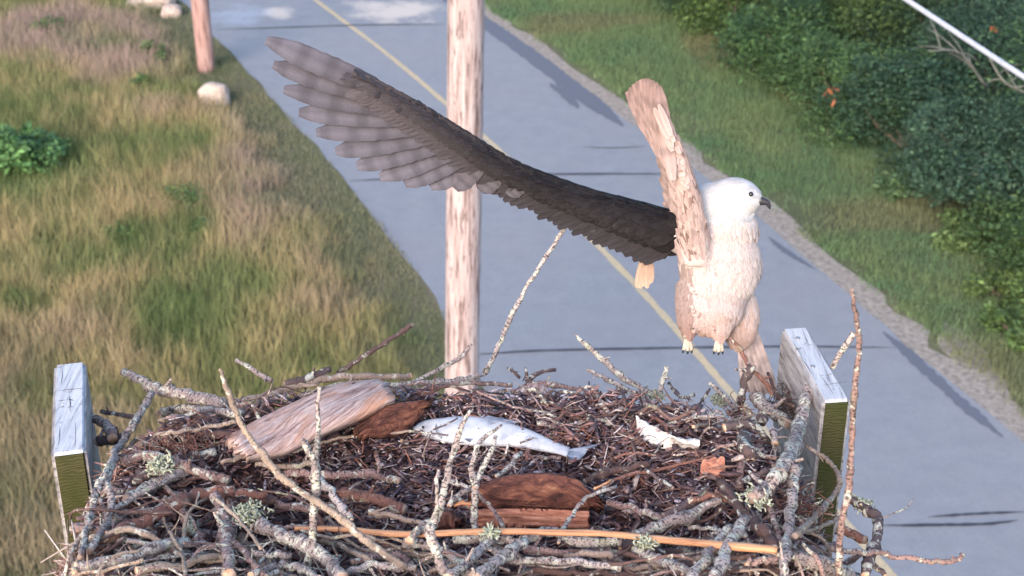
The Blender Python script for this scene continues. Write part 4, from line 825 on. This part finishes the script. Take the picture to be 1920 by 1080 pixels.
# ------------------------------------------------------------------ fish
m = M('silvery fish skin', .35, .6); v = m.coord(); f = m.noise(v, 120, 4)
c = m.ramp(m.noise(v, 25, 4), [(.3, (.30, .34, .41)), (.44, (.50, .53, .58)), (.62, (.62, .645, .68))]); m.col(m.mix(m.ramp(f, [(.60, 0), (.68, .6)]), c, (.30, .32, .38))).bump(m.noise(v, 320, 3), .6, .002); FISH = m.m
m = M('fish fin', .35, .5); v = m.coord('Object', (.3, 3, 1)); m.col(m.ramp(m.noise(v, 60, 4), [(.35, (.06, .08, .13)), (.6, (.30, .35, .44))])); FIN = m.m
m = M('dark wet eye', .1, .8); m.col((.01, .01, .012)); EYE = m.m
spine = [((775,806), 3, .010), ((800,803), 15, .018), ((840,806), 24, .024), ((885,808), 27, .026), ((930,812), 24, .024), ((975,820), 18, .020), ((1015,832), 13, .014), ((1048,842), 9, .009), ((1066,848), 9, .006)]
hp = [N(x, y, .022) for (x, y), _, _ in spine]; e = empty('fish', hp[3]); tag(e, 'whole silvery white fish lying on its side in the nest bowl', 'fish')
cc = catmull(hp, 5); n = len(cc); hw = np.interp(np.linspace(0, 8, n), range(9), [s_[1] for s_ in spine]); th = np.interp(np.linspace(0, 8, n), range(9), [s_[2] for s_ in spine])
V = []; U = []; sides = 20
for i, p in enumerate(cc):
    t = (cc[min(i+1, n-1)]-cc[max(i-1, 0)]).normalized(); a = Vector((-t.y, t.x, .25)).normalized(); b = t.cross(a)
    if b.z < 0: b = -b
    for k in range(sides):
        q = 2*math.pi*k/sides; V.append(p+a*math.cos(q)*hw[i]*K*1.35+b*math.sin(q)*th[i]*.72); U.append((k/sides*.1, i*.01))
Fq = [(i*sides+k, i*sides+(k+1) % sides, (i+1)*sides+(k+1) % sides, (i+1)*sides+k) for i in range(n-1) for k in range(sides)]
build('fish_body', [(V, Fq, U, sides)], FISH, e, hp[3])
def fin(rays, name, mat, par, loc, th_=.0016):
    n = len(rays); V = []
    for a_, b_ in rays:
        a_, b_ = Vector(a_), Vector(b_); 
        for t in (0, .5, 1): V.append(a_.lerp(b_, t))
    o = len(V); V += [v_+Vector((0, 0, -th_)) for v_ in V]; fs = []
    for i in range(n-1):
        for j in range(2):
            q = (i*3+j, i*3+j+1, i*3+j+4, i*3+j+3); fs += [q, tuple(o+x for x in q[::-1])]
    me = bpy.data.meshes.new(name); me.from_pydata([tuple(v_) for v_ in V], [], fs); return link(name, me, mat, par, loc)
tb = N(1060, 846, .024)
tips = [(1120,832),(1119,836),(1104,840),(1100,845),(1098,850),(1092,856),(1086,861),(1070,863)]
fin([(tb+Vector((0, (4-i)*.0012, 0)), N(x, y, .026+.005*(i % 2))) for i, (x, y) in enumerate(tips)], 'tail_fin', FIN, e, hp[3])
gl = [N(822+dx, y, .022+.72*z_+.0012) for dx, y, z_ in ((3,786,.012),(-3,794,.020),(-5,803,.023),(-1,814,.020),(6,823,.012))]
build('gill_edge', [T(gl, [.0006, .0012, .0014, .0012, .0006], 5, 5, .2)], FIN, e, hp[3])
fin([(N(900+i*14, 786+i*2.0, .022), N(915+i*15, 779+i*3.0, .020)) for i in range(5)], 'dorsal_fin', FIN, e, hp[3])
fin([(N(870+i*8, 822, .040), N(886+i*9, 832, .030)) for i in range(4)], 'pectoral_fin', FIN, e, hp[3])
bm = bmesh.new(); ep = N(793, 801, .042); bmesh.ops.create_uvsphere(bm, u_segments=12, v_segments=8, radius=.0032, matrix=Matrix.Translation(ep)); me = bpy.data.meshes.new('eye'); bm.to_mesh(me); bm.free(); link('eye', me, EYE, e)
for P_, lab in (([(812,806),(835,797),(858,784)], 'small dark twig lying across the head of the fish'), ([(778,809),(810,812),(840,816)], 'thin dark twig along the lower jaw of the fish'), ([(975,831),(990,825),(1002,820)], 'tiny dark twig on the tail end of the fish')):
    stick(P_, 2, BK_DARK, lab, .056, 'n', 0, 1, 'sticks of the nest', 'twig')

# ------------------------------------------------------------------ osprey in flight
ZB = 3.55
def B(px, py, dz=0.0): return Z(px, py, ZB+dz)
KB = ZB/F
def ellip(bm, c, r, ax=None):
    mt = Matrix.Translation(c) @ (ax.to_4x4() if ax else Matrix.Identity(4)) @ Matrix.Diagonal((*r, 1)); bmesh.ops.create_icosphere(bm, subdivisions=3, radius=1, matrix=mt)
def capsule(bm, P, Rr, sides=12):
    V, Fq, U = tube(P, Rr, 4, sides, 0); vs_ = [bm.verts.new(v_) for v_ in V]
    for f_ in Fq: bm.faces.new([vs_[i] for i in f_])
    bm.faces.new(vs_[:sides][::-1]); bm.faces.new(vs_[-sides:])
bm = bmesh.new(); camrot = Matrix((RT, FW, UP)).transposed()       # columns: right, away, up
def E(px, py, rx, ry, dz=0, deep=None): ellip(bm, B(px, py, dz), (rx*KB, (deep or rx)*KB, ry*KB), camrot)
E(1350, 495, 80, 88, 0, 62); E(1335, 560, 66, 68, .0, 54); E(1356, 430, 68, 52, -.01, 50)
E(1338, 385, 54, 44, -.02, 42); E(1376, 372, 52, 40, -.03, 38); E(1400, 372, 30, 28, -.04, 26); E(1308, 440, 46, 60, 0, 40)
E(1385, 590, 40, 62, .03, 30)
capsule(bm, [B(1300, 540), B(1292, 590, -.02), B(1290, 622, -.03)], [36*KB, 24*KB, 11*KB])
capsule(bm, [B(1362, 560), B(1352, 600, -.03), B(1348, 628, -.04)], [36*KB, 24*KB, 11*KB])
ARM = [(1285,440,.0), (1200,412,-.02), (1080,370,-.04), (960,318,-.07), (880,268,-.10), (800,215,-.13), (720,168,-.16), (660,140,-.18)]
capsule(bm, [B(*a) for a in ARM], [a*KB for a in (40, 34, 24, 18, 15, 11, 8, 5)])
ARM2 = [(1304,485,-.04), (1298,410,-.09), (1286,345,-.12), (1270,290,-.145), (1254,240,-.16)]
capsule(bm, [B(*a) for a in ARM2], [a*KB for a in (36, 24, 17, 12, 5)])
me = bpy.data.meshes.new('tmp'); bm.to_mesh(me); bm.free(); to = bpy.data.objects.new('tmp', me); C.objects.link(to)
rm = to.modifiers.new('r', 'REMESH'); rm.mode = 'VOXEL'; rm.voxel_size = .006; sm_ = to.modifiers.new('s', 'SMOOTH'); sm_.iterations = 6; sm_.factor = .6
dg = bpy.context.evaluated_depsgraph_get(); em = to.evaluated_get(dg).to_mesh()
BV = np.array([v_.co[:] for v_ in em.vertices]); BF = [tuple(p.vertices) for p in em.polygons]; to.evaluated_get(dg).to_mesh_clear(); bpy.data.objects.remove(to)
def proj(p):
    d = np.asarray(p)-np.array(CAM[:]); z = d@np.array(FW[:]); return 960+F*(d@np.array(RT[:]))/z, 540-F*(d@np.array(UP[:]))/z
ux, uy = proj(BV)
n1 = vnoise(BV[:, 0], BV[:, 2]+BV[:, 1], 60); n2 = vnoise(BV[:, 0]*1.6, BV[:, 2]*.35, 170)
bc = lerp3((.48, .41, .39), (.58, .51, .49), np.clip(n1*.6+n2*.6-.1, 0, 1))
white = np.clip((425-uy)/25, 0, 1)*(ux > 1290); bc = bc*(1-white[:, None])+np.array([[.54, .55, .57]])*white[:, None]
tan = np.clip((uy-545)/70, 0, 1)*(ux > 1250); bc = bc*(1-.6*tan[:, None])+np.array([[.62, .42, .33]])*.6*tan[:, None]
wingd = np.clip((1262-ux)/20, 0, 1)*(uy > 0)*np.where((ux > 1180) & (uy < 330), 0, 1); bc = bc*(1-wingd[:, None])+np.array([[.035, .028, .032]])*wingd[:, None]
w2 = np.clip((1300-ux)/12, 0, 1)*np.clip((430-uy)/15, 0, 1)*(1-wingd); bc = bc*(1-w2[:, None])+np.array([[.42, .29, .25]])*w2[:, None]
AV = [BV]; AC = [bc]; AF = list(BF); off = [len(BV)]
def feather(b, t, wd, nrm, c0, c1, bars=0, curve=.05, edge=.75, rs=.035):
    """blade with a raised shaft: b base, t tip"""
    b, t = Vector(b), Vector(t); d = t-b; L = d.length; d.normalize(); s = d.cross(nrm).normalized(); u = s.cross(d)
    if u.dot(nrm) < 0: u = -u
    ph_ = random.randrange(5); n = 22 if bars else 7; V = []; Cc = []; PR = [.45, .80, .95, 1, 1, 1, .95, .80, .36]; asym = random.uniform(-.12, .12) if not bars else .18
    for i in range(n):
        q = i/(n-1); p = b+d*L*q+u*curve*L*math.sin(q*2.2)*-1; wv_ = wd*.5*np.interp(q*8, range(9), PR)*(random.uniform(.93, 1.05) if i else 1)
        col = np.array(c0)*(1-q)+np.array(c1)*q
        if bars and ((i+ph_) % 5) in (0, 1) and i > 3: col = col*.74
        for k, (ss, uu, e_) in enumerate(((-1, -.02, edge), (-.55+asym, .01, 1.), (asym, .035, .82), (.55+asym, .01, 1.04), (1, -.02, edge))):
            V.append(p+s*wv_*ss+u*wd*uu); Cc.append(col*e_*random.uniform(.95, 1.05))
    o = off[0]; m_ = len(V); V += [v_-u*.0007 for v_ in V]; Cc += [c_*.9 for c_ in Cc]; off[0] += 2*m_
    AV.append(np.array([v_[:] for v_ in V])); AC.append(np.array(Cc))
    for i in range(n-1):
        for k in range(4):
            q_ = (o+i*5+k, o+i*5+k+1, o+(i+1)*5+k+1, o+(i+1)*5+k); AF.append(q_); AF.append(tuple(x+m_ for x in q_[::-1]))
NRM = -FW+Vector((.1, 0, .25))
def lin(a, b, t): return tuple(x*(1-t)+y*t for x, y in zip(a, b))
# far wing: primaries, secondaries, coverts
PT = [(500,72),(512,118),(532,165),(560,208),(592,246),(628,282),(668,310),(712,332),(758,344),(806,350)]
for i, (x, y) in enumerate(PT):
    t = i/9; bs = lin((720,168,-.16), (905,292,-.085), t**.8); g = .105+.03*random.random()
    feather(B(*bs), B(x, y, -.19+.10*t+.003*(i % 2)), (44-2*t)*KB, NRM, (.075, .07, .085), (g*1.1, g*1.06, g*1.3), 1, .04)
SB = [((905,292),(852,354)), ((940,310),(900,358)), ((980,330),(950,364)), ((1015,345),(1000,374)), ((1050,358),(1040,390)), ((1085,370),(1078,412)), ((1120,383),(1112,436)), ((1150,393),(1145,458)), ((1180,402),(1178,474)), ((1210,412),(1210,483)), ((1240,420),(1240,486)), ((1260,430),(1262,480))]
for i, (a_, b_) in enumerate(SB):
    t = i/11; g = .10*(1-t)+.022; feather(B(*a_, -.09+.09*t), B(*b_, -.085+.10*t+.002*(i % 2)), 46*KB, NRM, (g*.7, g*.62, g*.7), (g*.9, g*.84, g), 1 if i < 6 else 0, .03)
from mathutils.bvhtree import BVHTree
BVH = BVHTree.FromPolygons([tuple(v_) for v_ in BV], BF)
def cover(px, py, vx, vy, ln, wd, c0, c1, lift=.0008, bars=0, rise=.0022, edge=.85):
    r_ = ray(px, py).normalized(); h = BVH.ray_cast(CAM, r_)
    if h[0] is None: return
    p, nr = h[0], h[1]
    if nr.dot(r_) > 0: nr = -nr
    d = RT*vx-UP*vy; d = (d-nr*d.dot(nr))
    if d.length < .2: return
    d.normalize(); feather(p+nr*lift-d*ln*KB*.3, p+nr*(lift+rise)+d*ln*KB*.7, wd*KB, nr, c0, c1, bars, .02, edge, .015)
pts = []
for j in range(1500):
    t = random.random(); k = t*6.999; i0 = int(k); a_ = lin(ARM[i0], ARM[i0+1], k-i0); hw_ = np.interp(k, range(8), (40, 34, 24, 18, 15, 11, 8, 5))
    q = random.uniform(-1, 1); pts.append((q, t, a_[0], a_[1]+q*hw_*1.05))
pts.sort(key=lambda e_: -e_[0])
for q, t, x, y in pts:
    if x > 1262: continue
    g = .009+.085*max(0, t-.38)+.010*random.random()
    cover(x, y, -.85, .25+.45*(1-t)+.3*q, 44-10*t, 15, (g, g*.88, g*1.02), (g*1.2, g*1.08, g*1.25))
for row in range(3):
    for j in range(60):
        t = (j+.5*(row % 2))/60*.93; k = t*7; i0 = min(6, int(k)); a_ = lin(ARM[i0], ARM[i0+1], k-i0); hw_ = np.interp(k, range(8), (40, 34, 24, 18, 15, 11, 8, 5))
        g = (.018+.085*max(0, t-.34)+random.random()*.010); vx, vy = (-.80-.15*t, .62-.30*t)
        p = (a_[0], a_[1]+hw_*.7, a_[2]-.004-.0015*row); l_ = (62-16*row)*(1-.25*t)*random.uniform(.9, 1.1)
        if a_[0] > 1262: continue
        feather(B(*p), B(p[0]+vx*l_, p[1]+vy*l_, p[2]+.006), 19*KB, NRM, (g, g*.88, g*1.02), (g*1.25, g*1.1, g*1.3), 0, .02, .8, .03)
# near wing, raised and seen almost edge on
N2 = (-FW*.35+RT*.9).normalized()
for j in range(0):
    t = j/33; k = t*4*.98; i0 = min(3, int(k)); a_ = lin(ARM2[i0], ARM2[i0+1], k-i0)
    L_ = 95+75*t; ox = random.uniform(-26, 18)*(1-.4*t); g = random.uniform(.75, 1.15); br_ = random.random() < .3
    base = (.20, .12, .10) if br_ else (.47*g, .33*g, .28*g); tp = (.30*g, .20*g, .17*g) if not br_ else (.16, .10, .09)
    feather(B(a_[0]+ox+6, a_[1]+22, a_[2]-.012-.01*random.random()), B(a_[0]+ox*1.2-22-18*t, max(148, a_[1]-L_+10), a_[2]+.02+.05*random.random()), 20*KB, (-FW*.8+RT*.5).normalized() if j % 2 else N2, base, tp, 0, .05, .7)
for j in range(420):
    t = random.random(); k = t*3.99; i0 = int(k); a_ = lin(ARM2[i0], ARM2[i0+1], k-i0); hw_ = np.interp(k, range(5), (36, 24, 17, 12, 5)); q = random.uniform(-1, 1)
    g = random.uniform(.7, 1.15); c = (.50*g, .38*g, .35*g) if random.random() < .8 else (.28*g, .19*g, .17*g)
    if a_[1] < 500: cover(a_[0]+q*hw_, a_[1], -.35, -1, 46, 10, c, tuple(v_*.85 for v_ in c), .0006, 0, .0018, .92)
for lay in range(3):
    for j in range(15):                                          # secondaries along the raised forearm, swept back to the left
        t = (j+.33*lay)/14; g = random.uniform(.85, 1.12); k = min(3.99, .1+3.1*t); i0 = int(k); a_ = lin(ARM2[i0], ARM2[i0+1], k-i0); ln_ = (1, .72, .48)[lay]*random.uniform(.94, 1.05)
        c0 = (.50*g, .39*g, .36*g) if lay else (.44*g, .33*g, .30*g)
        feather(B(a_[0]+8, a_[1]+12, a_[2]-.006*lay), B(a_[0]-(58+4*t)*ln_, a_[1]-(62+55*t)*ln_, a_[2]+(.05-.018*lay)+.003*(j % 3)), 19*KB, -FW, c0, tuple(v_*(.62 if lay == 0 else .85) for v_ in c0), 1 if lay == 0 else 0, .05, .8)
for j in range(10):                                              # primaries from the wrist
    t = j/9; g = random.uniform(.9, 1.08)
    feather(B(1266-4*t, 338-10*(1-t), -.14-.003*j), B(1176+60*t, 190-44*math.sin(.5+t*1.9), -.10-.008*j), 26*KB, -FW, (.50*g, .38*g, .35*g), (.27*g, .19*g, .175*g), 1, .05, .78)
for j in range(24):                                              # coverts over the wrist
    t = random.random(); g = random.uniform(.85, 1.1); a_ = lin(ARM2[2], ARM2[4], t)
    feather(B(a_[0]+8+random.uniform(-10, 4), a_[1]+14, a_[2]-.022), B(a_[0]-14-random.uniform(0, 16), a_[1]-46, a_[2]-.012), 13*KB, -FW, (.52*g, .40*g, .37*g), (.42*g, .31*g, .28*g), 0, .04, .85)
# breast and belly feathers
pts = sorted([(random.uniform(322, 640), random.uniform(1262, 1450)) for _ in range(2400)], key=lambda e_: -e_[0])
for y, x in pts:
    g = random.uniform(.94, 1.04); hd = y+random.gauss(0, 9) < 414; y_ = y; low = y > 545; lowt = min(1, max(0, (y-545)/70))
    if hd and x > 1290: c = (.54*g, .55*g, .57*g); l_, w_ = 22, 9
    elif not low: c = (.52*g, .455*g, .44*g); l_, w_ = 34, 9
    else: c = tuple(a_*(1-lowt)+b_*lowt for a_, b_ in zip((.52*g, .455*g, .44*g), (.44*g, .315*g, .27*g))); l_, w_ = 38, 13
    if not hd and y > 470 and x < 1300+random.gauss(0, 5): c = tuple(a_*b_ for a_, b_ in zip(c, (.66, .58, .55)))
    if random.random() < .05 and not hd: c = tuple(v_*.82 for v_ in c)
    if (x < 1326 and y < 505) or (y < 420 and (x-1404)**2+(y-364)**2 < 81): continue
    if y < 400: l_, w_ = 13, 6
    cover(x, y, -.9 if hd else random.uniform(-.15, .15), .45 if hd else 1, l_, w_, c, tuple(v_*.97 for v_ in c), .0004, 0, .0008, .985)
# tail
for j in range(9):
    t = j/8; c = (.55, .43, .40) if j % 2 else (.68, .56, .53)
    feather(B(1388+14*t, 590, .05), B(1398+58*t, 742-14*abs(t-.5), .09+.004*(j % 2)), 19*KB, NRM, c, tuple(v_*.8 for v_ in c), 1, .03, .8)
# brown covert tuft hanging behind the far wing root
for j in range(7):
    feather(B(1212+random.uniform(-6, 6), 478, .0), B(1208+random.uniform(-14, 14), 535+random.uniform(-8, 8), .01), 16*KB, NRM, (.30, .20, .15), (.50, .36, .27), 0, .03)
me = bpy.data.meshes.new('body'); me.from_pydata([tuple(v_) for v_ in np.concatenate(AV)], [], AF)
ca = me.color_attributes.new('Col', 'FLOAT_COLOR', 'POINT'); acol = np.concatenate(AC); ca.data.foreach_set('color', np.concatenate([np.clip(acol, 0, 1), np.ones((len(acol), 1))], 1).astype(np.float32).ravel())
m = M('plumage', .75, .2); v = m.world((220, 220, 70)); f = m.noise(v, 1, 4, .6); m.col(m.mix(m.ramp(f, [(.3, .0), (.7, .30)]), m.attr(), (.62, .55, .54), 'MULTIPLY')).bump(f, .35, .002); PLUM = m.m
m = M('dark horn', .35, .5); m.col((.03, .03, .035)); HORN = m.m
m = M('scaly leg skin', .7); v = m.coord(); m.col(m.ramp(m.noise(v, 150, 3), [(.3, (.45, .36, .28)), (.7, (.66, .60, .48))])); LEG = m.m
oe = empty('osprey', B(1345, 500)); tag(oe, 'white headed osprey flying above the right rim of the nest, one dark wing stretched left', 'bird')
link('body', me, PLUM, oe, oe.location)
build('beak', [T([B(1424, 376, -.05), B(1438, 380, -.052), B(1444, 392, -.05)], [9*KB, 6*KB, 1.5*KB], 5, 10, 0)], HORN, oe, oe.location)
bm = bmesh.new(); bmesh.ops.create_uvsphere(bm, u_segments=12, v_segments=8, radius=.0055, matrix=Matrix.Translation(B(1408, 364, -.082))); me = bpy.data.meshes.new('eye'); bm.to_mesh(me); bm.free(); link('eye', me, EYE, oe, oe.location)
def foot(p, dirs, leg):
    f_ = build('foot', [T(leg, [10*KB, 8*KB, 9*KB], 4, 10, .05)]+[T([p, p+d*.016, p+d*.028+Vector((0, 0, -.004))], [.0065, .0055, .004], 4, 8, .08) for d in dirs], LEG, oe, oe.location)
    for d in dirs:
        q = p+d*.028+Vector((0, 0, -.004)); o = build('talon', [T([q, q+d*.004+Vector((0, .004, -.004)), q+d*.004+Vector((0, .010, -.009))], [.0030, .0022, .0006], 4, 7, 0)], HORN, f_, None)
        o.matrix_parent_inverse = Matrix.Translation(-oe.location)
        o.location = (0, 0, 0)
for (x, y, dz) in ((1290, 632, -.03), (1348, 634, -.04)):
    p = B(x, y, dz); foot(p, [Vector(v_).normalized() for v_ in ((-.35, -.3, -1), (0, -.45, -1), (.35, -.3, -1), (.05, .4, -1))], [B(x, y-24, dz), B(x, y-12, dz), p])
bpy.context.view_layer.update()
